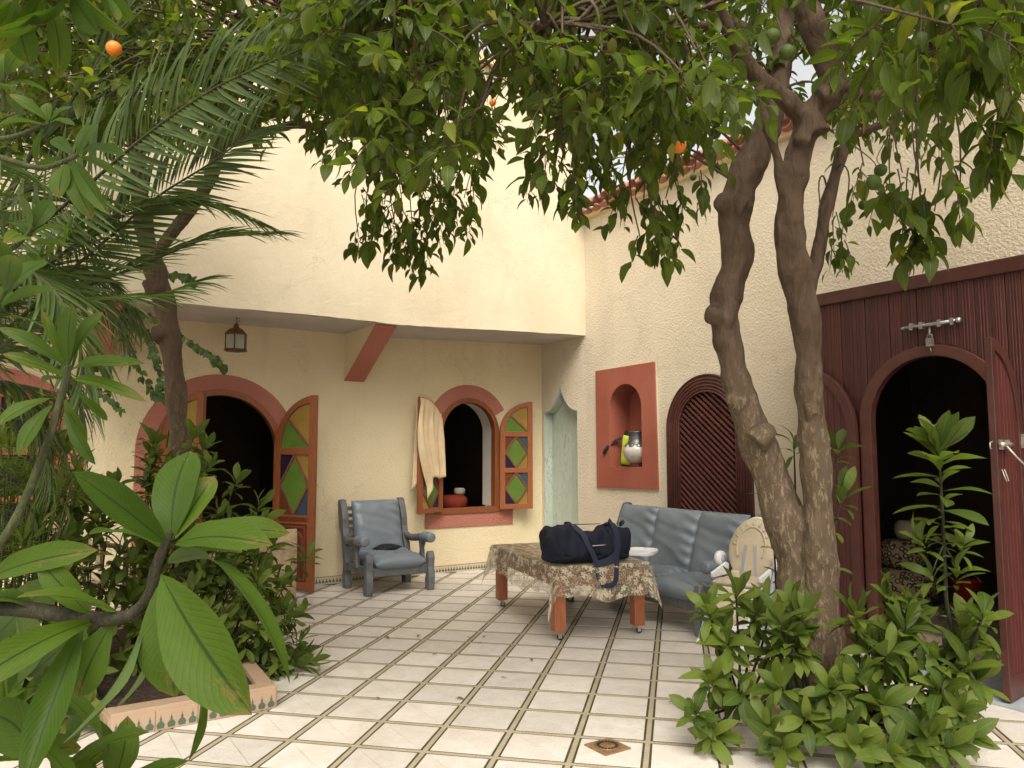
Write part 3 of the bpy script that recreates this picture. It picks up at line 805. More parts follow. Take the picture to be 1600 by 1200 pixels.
for x0, x1 in ((3.22, 3.47), (0.56, 0.78)):
    mb = MB(); mb.extrude([(x0, YL + 0.02, 2.9), (x0, 7.66, 2.895), (x0, 7.66, 2.875), (x0, YL + 0.02, 2.31)], (x1 - x0, 0, 0))
    br = mb.build('bracket', 'stucco_yellow', house)
    mb = MB(); nrm = Vector((0, -0.55, -0.90)).normalized() * 0.006
    a = [Vector((x0 + 0.002, YL - 0.001, 2.322)), Vector((x1 - 0.002, YL - 0.001, 2.322)), Vector((x1 - 0.002, 7.655, 2.862)), Vector((x0 + 0.002, 7.655, 2.862))]
    mb.extrude(a, nrm); mb.build('bracket_face', 'bracket_pink', br)
# painted plaster bands round the openings
def band(name, c, ri, ro, zs, z0, a0=0.0, legs=True):
    n = 30
    o, i_ = [], []
    for k in range(n + 1):
        a = a0 + (math.pi - 2 * a0) * k / n
        o.append((c + ro * math.cos(a), YL, zs + ro * math.sin(a))); i_.append((c + ri * math.cos(a), YL, zs + ri * math.sin(a)))
    if legs:
        o = [(c + ro, YL, z0)] + o + [(c - ro, YL, z0)]; i_ = [(c + ri, YL, z0)] + i_ + [(c - ri, YL, z0)]
    mb = MB(); mb.strip(o, i_, (0, -0.014, 0)); return mb.build(name, 'band_pink', house, bevel=0.004)
band('painted_band', DC, DH - 0.002, 0.82, DZ, 0.0)
band('painted_band', WC, WH - 0.002, 0.61, WZ, 0, R(30), False)
band('painted_band', LC, LH - 0.002, 0.76, LZ, 0.0)
mb = MB(); mb.box2((4.29, YL - 0.016, 0.55), (5.57, YL, 0.735)); mb.build('apron', 'band_pink', house, bevel=0.004)
# frames
def arch_frame(c, ho, hi, z0, zs, y0, y1, mat, sill=True):
    n = 28
    o = [(c + ho, y0, z0)] + [(c + ho * math.cos(math.pi * k / n), y0, zs + ho * math.sin(math.pi * k / n)) for k in range(n + 1)] + [(c - ho, y0, z0)]
    i_ = [(c + hi, y0, z0)] + [(c + hi * math.cos(math.pi * k / n), y0, zs + hi * math.sin(math.pi * k / n)) for k in range(n + 1)] + [(c - hi, y0, z0)]
    mb = MB(); mb.strip(o, i_, (0, y1 - y0, 0))
    return mb
mb = arch_frame(DC, DH - 0.001, DH - 0.065, 0.0, DZ, YL - 0.02, YL + 0.09, None); mb.build('door_frame', 'wood_orange', house, bevel=0.004)
mb = arch_frame(WC, WH + 0.012, WH - 0.05, WZ0 - 0.01, WZ, YL - 0.03, YL + 0.07, None)
mb.box2((WC - WH - 0.05, YL - 0.034, WZ0 - 0.02), (WC + WH + 0.05, YL + 0.072, WZ0 + 0.05)); wf = mb.build('window_frame', 'wood_orange', house, bevel=0.004)
mb = arch_frame(LC, LH - 0.001, LH - 0.11, LZ0, LZ, YL - 0.02, YL + 0.07, None)
for q in (0.62, 1.05, 1.5): mb.box2((LC - LH + 0.1, YL + 0.0, q - 0.035), (LC + LH - 0.1, YL + 0.05, q + 0.035))
mb.box2((LC - 0.05, YL - 0.002, LZ0), (LC + 0.05, YL + 0.052, LZ + 0.5)); lf = mb.build('window_frame', 'wood_orange', house, bevel=0.004)
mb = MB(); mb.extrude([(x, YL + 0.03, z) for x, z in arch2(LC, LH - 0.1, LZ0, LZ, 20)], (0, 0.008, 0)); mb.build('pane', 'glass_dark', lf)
mb = arch_frame(WC, WH - 0.001, WH - 0.02, WZ0 + 0.05, WZ, YL + 0.075, YL + 0.34, None); mb.build('window_reveal', 'reveal_white', house)
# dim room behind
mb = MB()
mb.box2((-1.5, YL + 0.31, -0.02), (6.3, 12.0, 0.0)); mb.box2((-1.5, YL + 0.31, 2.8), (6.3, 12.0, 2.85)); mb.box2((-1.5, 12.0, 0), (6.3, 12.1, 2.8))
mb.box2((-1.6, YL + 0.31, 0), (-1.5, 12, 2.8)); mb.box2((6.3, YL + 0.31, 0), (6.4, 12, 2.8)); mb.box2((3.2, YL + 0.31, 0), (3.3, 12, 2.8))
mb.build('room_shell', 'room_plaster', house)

# stained glass leaves: local x = hinge -> free edge, y = thickness, z up
def stained_leaf(name, hinge, ang, w, H, zs, sections, panel=None, flip=False, th=0.045):
    st = 0.07 * w / 0.55 + 0.012                                     # stile width
    root = MB(); n = 14
    top = lambda x: zs + math.sqrt(max(0.0, w * w - (w - x) ** 2)) * (H - zs) / w
    fs = -1 if flip else 1
    def P(x, z, y=0.0): return Vector((x, y * fs, z))
    # frame: two stiles, arch rail, rails
    xs = [w * (1 - math.cos(math.pi / 2 * k / n)) for k in range(n + 1)]
    o = [P(0, 0)] + [P(x, top(x)) for x in xs]
    wi = w - st
    ii = [P(st, 0)] + [P(st + (wi - st) * (1 - math.cos(math.pi / 2 * k / n)), zs + (H - zs - st) * math.sin(math.pi / 2 * k / n)) for k in range(n + 1)]
    root.strip(o, ii, (0, th * fs, 0))
    root.box2(P(wi, 0.0, 0.001), P(w, H, th - 0.001))
    rails = sorted({z for s in sections for z in (s[:2] if s[2] == 'diamond' else s[:1])} | ({panel[0], panel[1]} if panel else set()))
    for z in rails:
        zz = min(max(z, st / 2), H)
        root.box2(P(st * 0.6, zz - st * 0.45, 0.002), P(w - st * 0.6, zz + st * 0.45, th - 0.002))
    leaf = root.build(name, 'wood_orange', None, bevel=0.003)
    leaf.parent = house
    leaf.matrix_local = Matrix.Translation(Vector(hinge) - ORIG[house]) @ Matrix.Rotation(ang, 4, 'Z')
    ORIG[leaf] = Vector((0, 0, 0))
    def piece(nm, pts, mat, y0, t):
        if len(pts) < 3: return
        mb = MB(); mb.extrude([P(x, z, y0) for x, z in pts], (0, t * fs, 0)); mb.build(nm, mat, leaf, local=True)
    def munt(a, b):
        mb = MB(); pa, pb = P(*a, th / 2), P(*b, th / 2); mb.bar(pa, pb, 0.022 if w > 0.5 else 0.02, th * 0.75, (0, 1, 0)); 
        mb.build('muntin', 'wood_muntin', leaf, local=True)
    inn = lambda x: min(zs + (H - zs - st) * math.sqrt(max(0, 1 - ((wi - x) / (wi - st)) ** 2)), 9)
    yg = th / 2 - 0.003
    for z0, z1, kind, cols in sections:
        a, b = st, wi
        if kind == 'diamond':
            lo, hi = z0 + st * 0.45, z1 - st * 0.45; mx, mz = (a + b) / 2, (lo + hi) / 2
            piece('pane', [(mx, lo), (b, mz), (mx, hi), (a, mz)], cols[0], yg, 0.006)
            for pts, c in (([(a, mz), (mx, hi), (a, hi)], cols[1]), ([(mx, hi), (b, mz), (b, hi)], cols[2]), ([(a, mz), (a, lo), (mx, lo)], cols[3]), ([(mx, lo), (b, lo), (b, mz)], cols[4])):
                piece('pane', pts, c, yg, 0.006)
            for p_, q_ in (((mx, lo), (b, mz)), ((b, mz), (mx, hi)), ((mx, hi), (a, mz)), ((a, mz), (mx, lo))): munt(p_, q_)
        else:                                                        # arched top, one diagonal bar
            lo = z0 + st * 0.45
            cv = [(a + (b - a) * k / 12, inn(a + (b - a) * k / 12)) for k in range(13)]
            cut = next(k for k in range(13) if cv[k][1] > lo + (H - st - lo) * 0.58)
            piece('pane', [(a, lo), (b, lo)] + [cv[cut]] + [q for q in reversed(cv[:cut]) if q[1] > lo + 0.002], cols[0], yg, 0.006)
            piece('pane', [(b, lo)] + list(reversed(cv[cut:])), cols[1], yg, 0.006)
            munt(cv[cut], (b, lo + 0.01))
    if panel:
        lo, hi = panel[0] + st * 0.4, panel[1] - st * 0.4
        piece('door_panel', [(st, lo), (wi, lo), (wi, hi), (st, hi)], 'wood_panel', 0.012, th - 0.024)
        for q, t in ((0.03, 0.012), (0.045, 0.006)):
            mb = MB()
            xa, xb, za, zb = st + q, wi - q, lo + q, hi - q
            for pa, pb in (((xa, za), (xb, za)), ((xb, za), (xb, zb)), ((xb, zb), (xa, zb)), ((xa, zb), (xa, za))):
                mb.bar(P(*pa, 0.008), P(*pb, 0.008), t, 0.012, (0, 1, 0)); mb.bar(P(*pa, th - 0.008), P(*pb, th - 0.008), t, 0.012, (0, 1, 0))
            mx = (xa + xb) / 2
            ap = [(mx + (xb - mx - 0.03) * math.cos(math.pi * k / 10), zb - 0.14 + 0.1 * math.sin(math.pi * k / 10)) for k in range(11)]
            ap = [(ap[0][0], za + 0.04)] + ap + [(ap[-1][0], za + 0.04)]
            mb.tube([P(*a_, th - 0.006) for a_ in ap], 0.005, 6); mb.tube([P(*a_, 0.006) for a_ in ap], 0.005, 6)
            mb.build('moulding', 'wood_orange' if t > 0.01 else 'wood_muntin', leaf, local=True)
    return leaf, P, th
G_, A_, B_, V_, O_ = 'glass_green', 'glass_amber', 'glass_blue', 'glass_purple', 'glass_orange'
dsec = [(0.76, 1.48, 'diamond', (G_, V_, A_, O_, B_)), (1.48, 2.06, 'arch', (G_, A_))]
hr = Vector((2.455, YL - 0.03, 0.02))
lfR, P, th = stained_leaf('door_leaf', hr, math.atan2(8.08 - hr.y, 2.73 - hr.x), 0.57, 2.08, 1.50, dsec, (0.06, 0.74), flip=True)
mb = MB(); mb.box2(P(0.515, 1.0, -0.006), P(0.555, 1.2, 0)); mb.tube([P(0.535, 1.12, -0.006), P(0.535, 1.12, -0.04), P(0.46, 1.12, -0.045)], 0.008, 8); mb.build('handle', 'rusty_steel', lfR, local=True)
hl = Vector((1.265, YL - 0.03, 0.02))
stained_leaf('door_leaf', hl, math.atan2(8.02 - hl.y, 1.60 - hl.x), 0.57, 2.08, 1.50, dsec, (0.06, 0.74))
wsec = [(0.03, 0.50, 'diamond', (G_, O_, B_, V_, A_)), (0.50, 0.97, 'diamond', (G_, O_, B_, V_, A_)), (0.97, 1.36, 'arch', (G_, A_))]
hw_ = Vector((WC + WH + 0.0, YL - 0.05, WZ0 + 0.012))
sh, P, th = stained_leaf('window_shutter', hw_, R(-14), 0.45, 1.40, 0.99, wsec, flip=True)
mb = MB(); mb.tube([P(0.412, 0.03, -0.008), P(0.412, 1.36, -0.008)], 0.006, 8)
for z in (0.04, 0.5, 0.66, 0.72, 0.97, 1.33): mb.box2(P(0.398, z, -0.013), P(0.426, z + 0.025, 0.001))
mb.box2(P(0.402, 0.64, -0.022), P(0.424, 0.75, 0.0)); mb.build('espagnolette_bolt', 'rusty_steel', sh, local=True)
hw_ = Vector((WC - WH - 0.0, YL - 0.05, WZ0 + 0.012))
shL, PL_, thL = stained_leaf('window_shutter', hw_, R(180 + 24), 0.45, 1.40, 0.99, wsec)
# tiled skirting along the foot of the wall
mt = MB(); mt.box2((0, -0.012, 0), (0.196, 0, 0.098))
skm = raw_mesh(mt, 'skirting_tile', 'skirting_tile')
mo = MB()
for k in range(5):
    c = 0.02 + k * 0.039
    mo.extrude([(c - 0.014, -0.0125, 0.018), (c + 0.014, -0.0125, 0.018), (c + 0.014, -0.0125, 0.036), (c + 0.005, -0.0125, 0.044), (c + 0.005, -0.0125, 0.056), (c, -0.0125, 0.07), (c - 0.005, -0.0125, 0.056), (c - 0.005, -0.0125, 0.044), (c - 0.014, -0.0125, 0.036)], (0, -0.0012, 0))
mo.extrude([(0, -0.0125, 0.082), (0.196, -0.0125, 0.082), (0.196, -0.0125, 0.087), (0, -0.0125, 0.087)], (0, -0.0012, 0))
mm_ = bpy.data.meshes.new('motif'); mm_.from_pydata([tuple(v) for v in mo.v], [], mo.f); mm_.materials.append(MATS['motif_green'])
x = 2.72
while x < 6.0:
    t_ = inst('skirting_tile', skm, house, Matrix.Translation((x, YL, 0))); tb = t_.modifiers.new('bev', 'BEVEL'); tb.width = 0.002
    inst('motif', mm_, t_, Matrix.Identity(4)).matrix_local = Matrix.Identity(4)
    x += 0.2

# ---- wall on the right with niche, carved window and ogee door
rwall = thing('courtyard_wall', (XR, 5.0, 0), 'rough beige stucco courtyard wall topped with terracotta tiles', 'wall')
NC, NH, NZ0, NZ = 6.84, 0.28, 1.32, 2.01
KC, KO, KI, KZ0, KZ = 5.585, 0.575, 0.385, 0.62, 1.73
og = [(7.775, 0.0), (7.775, 2.03)]
for k in range(1, 9):                                    # ogee: concave flanks meeting in a point
    t = k / 9; og.append((7.775 + 0.372 * (1 - (1 - t) ** 1.0), 2.03 + 0.31 * t ** 2.2))
og.append((8.147, 2.36))
og += [(8.147 + (8.147 - y), z) for y, z in reversed(og[2:-1])] + [(8.52, 2.03), (8.52, 0.0)]
mb = MB()
wall_holes(mb, [(-3.0, -0.05), (8.6, -0.05), (8.6, 4.5), (-3.0, 4.5)],
           [arch2(NC, NH + 0.03, NZ0 - 0.03, NZ, 20), list(reversed(og)), arch2(KC, KI + 0.1, KZ0 + 0.05, KZ, 24), [(1.7, 0.0), (4.02, 0.0), (4.02, 2.6), (1.7, 2.6)]],
           lambda y, z: (XR, y, z), (0.35, 0, 0))
mb.build('wall', 'stucco_beige', rwall)
mb = MB(); mb.extrude([(XR + 0.13, y, z) for y, z in og], (0.04, 0, 0)); mb.build('ogee_door', 'green_marbled', rwall)
lin_o = [(XR - 0.002, y, z) for y, z in og]
cen = Vector((0, 8.147, 1.2))
lin_i = [(XR - 0.002, y + (0.012 if y < 8.14 else -0.012 if y > 8.15 else 0), z - (0.012 if z > 2 else 0)) for y, z in og]
mb = MB(); mb.strip(lin_o, lin_i, (0.14, 0, 0)); mb.build('ogee_reveal', 'green_marbled', rwall)
# niche: raised red plaster slab with an arched alcove
slab = [(7.375, 1.058), (7.38, 2.49), (6.34, 2.505), (6.31, 1.075)]
mb = MB(); wall_holes(mb, slab, [arch2(NC, NH, NZ0, NZ, 24)], lambda y, z: (XR - 0.026, y, z), (0.028, 0, 0))
nich = mb.build('niche', 'niche_red', rwall, bevel=0.006)
no = arch2(NC, NH + 0.028, NZ0 - 0.028, NZ, 24); ni = arch2(NC, NH - 0.001, NZ0 + 0.001, NZ, 24)
mb = MB(); mb.strip([(XR + 0.001, *p) for p in no + no[:1]], [(XR + 0.001, *p) for p in ni + ni[:1]], (0.30, 0, 0))
mb.extrude([(XR + 0.29, *p) for p in arch2(NC, NH + 0.02, NZ0 - 0.02, NZ, 24)], (0.02, 0, 0)); mb.build('niche_lining', 'niche_red', nich)
mb = MB()
for a, b in zip(slab, slab[1:] + slab[:1]):
    mb.bar((XR - 0.003, *a), (XR - 0.003, *b), 0.03, 0.006, (1, 0, 0))
mb.build('niche_edge', 'stucco_cream', nich)
# carved arched window: grooved frame and diagonal slats
lw = MB()
def kcurve(r_, z0=KZ0, n=28): return [(KC - r_, z0)] + [(KC - r_ * math.cos(math.pi * k / n), KZ + r_ * math.sin(math.pi * k / n)) for k in range(n + 1)] + [(KC + r_, z0)]
lw.strip([(XR - 0.03, *p) for p in kcurve(KO)], [(XR - 0.03, *p) for p in kcurve(KI)], (0.05, 0, 0))
latt = lw.build('lattice_window', 'wood_lattice', rwall, bevel=0.004)
for r_ in (KO - 0.012, KO - 0.05, KO - 0.085, KO - 0.12, KO - 0.155, KI + 0.008):
    mb = MB(); mb.tube([(XR - 0.032, *p) for p in kcurve(r_, KZ0 + 0.004)], 0.009, 6); mb.build('frame_moulding', 'wood_lattice', latt)
mb = MB(); mb.extrude([(XR + 0.10, *p) for p in arch2(KC, KI + 0.09, KZ0 + 0.06, KZ, 24)], (0.02, 0, 0)); mb.build('backing', 'wood_panel', latt)
def inside(y, z): return z > KZ0 + 0.06 and ((abs(y - KC) < KI + 0.02 and z < KZ) or (z >= KZ and (y - KC) ** 2 + (z - KZ) ** 2 < (KI + 0.02) ** 2))
for sgn, xx, sp, nm in ((1, XR - 0.002, 0.066, 'slat'), (-1, XR + 0.045, 0.066, 'back_slat')):
    dy, dz = -1.0, -0.8 * sgn
    for k in range(-25, 45):
        z_at = 0.5 + k * sp
        seg = [(KC + t * dy, z_at + t * dz) for t in np.linspace(-0.6, 0.6, 121) if inside(KC + t * dy, z_at + t * dz)]
        if len(seg) < 4: continue
        mb = MB(); mb.bar((xx, *seg[0]), (xx, *seg[-1]), 0.024, 0.03, (1, 0, 0)); mb.build(nm, 'wood_lattice', latt, bevel=0.004)
# coping of barrel tiles
mb = MB(); mb.box2((XR - 0.07, -3, 4.46), (XR + 0.42, 7.6, 4.53)); mb.build('coping', 'coping_plaster', rwall, bevel=0.01)
mb = MB(); nseg = 10
def barrel(u, v):
    a = math.pi * u; r_ = 0.078 - 0.012 * v
    return Vector((-0.18 + 0.55 * v, math.cos(a) * r_, math.sin(a) * r_ * 0.9 + 0.16 * v))
mb.grid(barrel, 10, 3); btm = raw_mesh(mb, 'roof_tile', 'terracotta')
y = 7.5
while y > 0.4:
    for zz, rr_, dx in ((0.0, 0, 0), (-0.035, math.pi, 0.02)):
        M = Matrix.Translation((XR + dx + rng.uniform(-0.015, 0.015), y + (0.083 if rr_ else 0), 4.575 + zz)) @ Matrix.Rotation(R(rng.uniform(-2, 2)), 4, 'Z')
        if rr_: M = M @ Matrix.Scale(-0.55, 4, (0, 0, 1))
        t_ = inst('roof_tile', btm, rwall, M); sdm = t_.modifiers.new('solid', 'SOLIDIFY'); sdm.thickness = 0.014
    y -= 0.166

# ---- maroon timber front with arched doorway
tf = thing('timber_front', (XP, 2.97, 0), 'dark maroon timber entrance front of narrow vertical boards around an arched doorway', 'timber front')
TC, TH, TZ = 2.97, 0.45, 1.73
Y0, Y1, ZT = 0.6, 4.06, 2.78
def plank_low(y): return 0.0 if abs(y - TC) >= 0.49 else TZ + math.sqrt(max(0, 0.49 ** 2 - (y - TC) ** 2))
y = Y1
k = 0
while y > Y0:
    wd = (0.098, 0.112, 0.105, 0.09)[k % 4]; k += 1
    ya, yb = y, max(y - wd + 0.004, Y0)
    ys = [ya + (yb - ya) * t / 6 for t in range(7)]
    pts = [(XP + 0.004 * (k % 2), q, plank_low(q) + 0.001) for q in ys] + [(XP + 0.004 * (k % 2), yb, ZT - 0.06), (XP + 0.004 * (k % 2), ya, ZT - 0.06)]
    mb = MB(); mb.extrude(pts, (0.03, 0, 0))
    pk = mb.build('plank', 'wood_maroon', tf, bevel=0.0035)
    mb = MB()
    for q in (0.3, 0.5, 0.7):                                        # shallow beads run along each board
        yy = ya + (yb - ya) * q; lo = max(plank_low(yy - 0.012), plank_low(yy + 0.012)) + 0.05
        mb.bar((XP + 0.004 * (k % 2) - 0.001, yy, lo), (XP + 0.004 * (k % 2) - 0.001, yy, ZT - 0.08), 0.011, 0.008, (1, 0, 0))
    mb.build('bead', 'wood_maroon', pk, bevel=0.003)
    y -= wd
mb = MB(); mb.box2((XP - 0.03, Y0, ZT - 0.10), (XP + 0.06, Y1 + 0.01, ZT)); mb.build('top_rail', 'wood_maroon_trim', tf, bevel=0.006)
mb = MB(); mb.box2((XP + 0.034, Y1 - 0.04, 0), (XR - 0.002, Y1, ZT - 0.005)); mb.box2((XP + 0.034, Y0, 0), (XR - 0.002, Y0 + 0.04, ZT - 0.005)); mb.box2((XP + 0.06, Y0 + 0.04, ZT - 0.03), (XR - 0.002, Y1 - 0.04, ZT - 0.008))
mb.build('return_boards', 'wood_maroon', tf)
mb = MB(); mb.box2((XP + 0.0, Y1 - 0.12, ZT + 0.001), (XP + 0.05, Y1 - 0.05, ZT + 0.11)); mb.build('end_block', 'soffit_plaster', tf, bevel=0.006)
mb = MB()
n = 30
oo = [(XP - 0.022, TC + 0.545, 0.0)] + [(XP - 0.022, TC + 0.545 * math.cos(math.pi * k / n), TZ + 0.53 * math.sin(math.pi * k / n)) for k in range(n + 1)] + [(XP - 0.022, TC - 0.545, 0.0)]
ii = [(XP - 0.022, TC + TH, 0.0)] + [(XP - 0.022, TC + TH * math.cos(math.pi * k / n), TZ + TH * math.sin(math.pi * k / n)) for k in range(n + 1)] + [(XP - 0.022, TC - TH, 0.0)]
mb.strip(oo, ii, (0.07, 0, 0)); mb.build('arch_trim', 'wood_maroon_trim', tf, bevel=0.006)
def plank_leaf(name, hinge, ang, w, H, zs, flip):
    fs = -1 if flip else 1
    def P(x, z, y=0.0): return Vector((x, y * fs, z))
    n = 14; st = 0.075; th = 0.045; wi = w - 0.02
    top = lambda x: zs + (H - zs) * math.sqrt(max(0, 1 - ((w - x) / w) ** 2))
    xs = [w * (1 - math.cos(math.pi / 2 * k / n)) for k in range(n + 1)]
    mb = MB()
    ii = [P(st, 0)] + [P(st + (w - st) * (1 - math.cos(math.pi / 2 * k / n)), zs + (H - zs - st) * math.sin(math.pi / 2 * k / n)) for k in range(n + 1)]
    mb.strip([P(0, 0)] + [P(x, top(x)) for x in xs], ii, (0, th * fs, 0))
    mb.box2(P(st * 0.7, 0, 0.001), P(w - 0.002, 0.14, th - 0.001)); mb.box2(P(w - 0.055, 0.1, 0.002), P(w, H - 0.03, th - 0.002))
    lf = mb.build(name, 'wood_maroon_trim', None, bevel=0.004)
    lf.parent = tf; lf.matrix_local = Matrix.Translation(Vector(hinge) - ORIG[tf]) @ Matrix.Rotation(ang, 4, 'Z'); ORIG[lf] = Vector((0, 0, 0))
    nb = 6
    for k in range(nb):
        xa, xb = st + (w - 0.055 - st) * k / nb + 0.001, st + (w - 0.055 - st) * (k + 1) / nb - 0.002
        zt = lambda x: min(zs + (H - zs - st) * math.sqrt(max(0, 1 - ((w - x) / (w - st)) ** 2)) + 0.01, H)
        mb = MB(); mb.extrude([P(xa, 0.12, 0.012), P(xb, 0.12, 0.012), P(xb, zt(xb), 0.012), P(xa, zt(xa), 0.012)], (0, 0.02 * fs, 0))
        mb.build('leaf_plank', 'wood_maroon', lf, bevel=0.003, local=True)
    return lf, P, th
lf, P, th = plank_leaf('door_leaf', (XP - 0.028, TC + 0.55, 0.02), R(90), 0.46, 2.16, 1.62, False)
mb = MB(); mb.tube([P(0.2, 1.50, th + 0.02), P(0.36, 1.50, th + 0.02)], 0.011, 8); mb.box2(P(0.22, 1.485, th), P(0.25, 1.515, th + 0.02)); mb.box2(P(0.30, 1.485, th), P(0.33, 1.515, th + 0.02)); mb.build('bolt', 'rusty_steel', lf, local=True)
hx = Vector((XP - 0.03, TC - 0.56, 0.02))
lf, P, th = plank_leaf('door_leaf', hx, math.atan2(2.365 - hx.y, 5.04 - hx.x), 0.46, 2.18, 1.62, False)
mb = MB(); mb.tube([P(0.30, 1.52, th + 0.02), P(0.46, 1.52, th + 0.02)], 0.016, 8); mb.box2(P(0.31, 1.49, th + 0.02), P(0.34, 1.55, th)); mb.box2(P(0.41, 1.49, th + 0.02), P(0.44, 1.55, th))
mb.tube([P(0.40, 1.51, th + 0.03), P(0.36, 1.44, th + 0.07), P(0.30, 1.34, th + 0.14)], 0.007, 6); mb.tube([P(0.42, 1.37, th + 0.004), P(0.42, 1.30, th + 0.025), P(0.38, 1.30, th + 0.025), P(0.38, 1.37, th + 0.004)], 0.004, 6)
mb.tube([P(0.462, 1.54, 0.02), P(0.50, 1.53, 0.02), P(0.505, 1.50, 0.02), P(0.47, 1.49, 0.02)], 0.004, 6)
mb.build('latch', 'rusty_steel', lf, local=True)
mb = MB()
for z in (0.4, 0.95, 1.5): mb.box2(P(-0.01, z, th + 0.006), P(0.06, z + 0.09, th + 0.001)); mb.tube([P(0.0, z, th + 0.004), P(0.0, z + 0.09, th + 0.004)], 0.009, 8)
mb.build('hinge', 'rusty_steel', lf, local=True)
mb = MB()                                                            # sliding bolt above the arch
mb.tube([(XP - 0.035, 3.15, 2.40), (XP - 0.035, 3.12, 2.40)], [0.004, 0.014], 8); mb.tube([(XP - 0.035, 3.12, 2.40), (XP - 0.035, 2.74, 2.405)], 0.014, 10)
for q in (3.06, 2.99, 2.86, 2.77): mb.box((XP - 0.03, q, 2.402), (0.045, 0.025, 0.05))
mb.lathe([(0.02, 0), (0.024, 0.012), (0.018, 0.03)], (XP - 0.035, 2.745, 2.405), 10, M=Matrix.Rotation(R(90), 3, 'X')); mb.build('sliding_bolt', 'steel', tf)
mb = MB(); mb.tube([(XP - 0.03, 2.935, 2.385), (XP - 0.036, 2.935, 2.34), (XP - 0.03, 2.935, 2.31)], 0.008, 6)
mb.box((XP - 0.035, 2.935, 2.275), (0.03, 0.045, 0.06)); mb.tube([(XP - 0.035, 2.952, 2.30), (XP - 0.035, 2.952, 2.33), (XP - 0.035, 2.918, 2.33), (XP - 0.035, 2.918, 2.30)], 0.005, 6); mb.tube([(XP - 0.035, 2.935, 2.25), (XP - 0.035, 2.93, 2.2)], 0.006, 6); mb.build('padlock', 'rusty_steel', tf)
# room behind the doorway and the tiled step
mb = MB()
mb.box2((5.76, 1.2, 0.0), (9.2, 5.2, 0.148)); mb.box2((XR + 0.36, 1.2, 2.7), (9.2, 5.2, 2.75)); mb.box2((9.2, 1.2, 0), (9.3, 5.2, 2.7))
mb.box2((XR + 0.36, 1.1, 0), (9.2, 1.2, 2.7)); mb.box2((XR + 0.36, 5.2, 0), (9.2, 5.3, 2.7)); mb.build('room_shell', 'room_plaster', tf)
sq = 0.0745
rz_ = MB(); rz_.box((0, 0, 0), (0.012, sq - 0.003, sq - 0.003)); mA, mB_ = raw_mesh(rz_, 'step_tile', 'zellige_beige'), raw_mesh(rz_, 'step_tile', 'zellige_green')
for i in range(19):
    for j in range(2):
        gr = (i + j * 2) % 4 == 0
        inst('step_tile', mB_ if gr else mA, tf, Matrix.Translation((5.755, 2.32 + i * sq, 0.0375 + j * sq)))
mb = MB(); mb.box2((5.752, 2.28, 0.1485), (7.6, 3.74, 0.152)); mb.build('tread', 'zellige_beige', tf)
mb = MB()
for i in range(24):
    for j in range(14):
        c = Vector((5.82 + i * 0.074, 2.33 + j * 0.105 + (0.05 if i % 2 else 0), 0.1525))
        mb.add([c + Vector((-0.017, 0, 0)), c + Vector((0, -0.033, 0)), c + Vector((0.017, 0, 0)), c + Vector((0, 0.033, 0))], [(0, 1, 2, 3)])
mb.build('tread_lozenges', 'zellige_green', tf, kind='stuff')
th_ = MB(); th_.box((0, 0, 0), (0.196, 0.196, 0.008)); tm_ = raw_mesh(th_, 'threshold_tile', 'zellige_blue')
for i in range(4):
    for j in range(6):
        inst('threshold_tile', tm_, tf, Matrix.Translation((4.98 + 0.1 + i * 0.2 - 0.02, 2.3 + j * 0.2, 0.005 + rng.uniform(0, 0.001))))

# ---- planted beds
def bed(name, pts, label, h=0.13, wdt=0.09, motifs=True):
    c = sum((Vector((*p, 0)) for p in pts), Vector()) / len(pts)
    b = thing(name, c, label, 'planter')
    n = len(pts)
    cen = c
    inner = [Vector((*p, 0)) + (cen - Vector((*p, 0))).normalized() * wdt * 1.4 for p in pts]
    mb = MB(); mb.extrude([(p.x, p.y, 0.0) for p in inner], (0, 0, h - 0.03)); mb.build('soil', 'soil', b)
    for k in range(n):
        a, d = Vector((*pts[k], 0)), Vector((*pts[(k + 1) % n], 0))
        mb = MB(); mb.extrude([a, d, inner[(k + 1) % n], inner[k]], (0, 0, h)); mb.build('kerb', 'planter_tile', b, bevel=0.004)
        L = (d - a).length; t = (d - a) / L; nrm = Vector((t.y, -t.x, 0))
        if nrm.dot(a - cen) < 0: nrm = -nrm
        cnt = max(1, int(L / 0.2)); tw = L / cnt
        for i in range(cnt):
            p0 = a + t * (i * tw + 0.002)
            p1 = a + t * ((i + 1) * tw - 0.002)
            mb = MB(); mb.extrude([p0 + Vector((0, 0, 0.002)), p1 + Vector((0, 0, 0.002)), p1 + Vector((0, 0, h - 0.022)), p0 + Vector((0, 0, h - 0.022))], nrm * 0.008)
            tl = mb.build('kerb_tile', 'planter_tile', b, bevel=0.0015)
            mo = MB(); nm = 4; s = tw / nm
            for q in range(nm):
                cc = p0 + t * (s * (q + 0.45)) + nrm * 0.0085
                pf = lambda x, z: cc + t * x * s * 0.9 + Vector((0, 0, z))
                mo.extrude([pf(-0.32, 0.012), pf(0.32, 0.012), pf(0.44, 0.03), pf(0.3, 0.042), pf(0.1, 0.05), pf(0.13, 0.062), pf(0.05, 0.068), pf(0, 0.085), pf(-0.05, 0.068), pf(-0.13, 0.062), pf(-0.1, 0.05), pf(-0.3, 0.042), pf(-0.44, 0.03)], nrm * 0.0012)
            mo.build('motif', 'motif_green', tl)
    return b
bed('planter_bed', [(0.50, 4.62), (1.37, 4.66), (1.50, 7.0), (-0.6, 7.0), (-0.6, 5.2), (0.42, 5.2)], 'low planter edged with pink tiles painted with green finials, holding leafy shrubs')
bed('tree_planter', [(3.58, 2.5), (4.15, 2.45), (4.2, 3.05), (3.58, 3.1)], 'low tiled planter around the forked orange tree, hidden by shrubs', h=0.1)

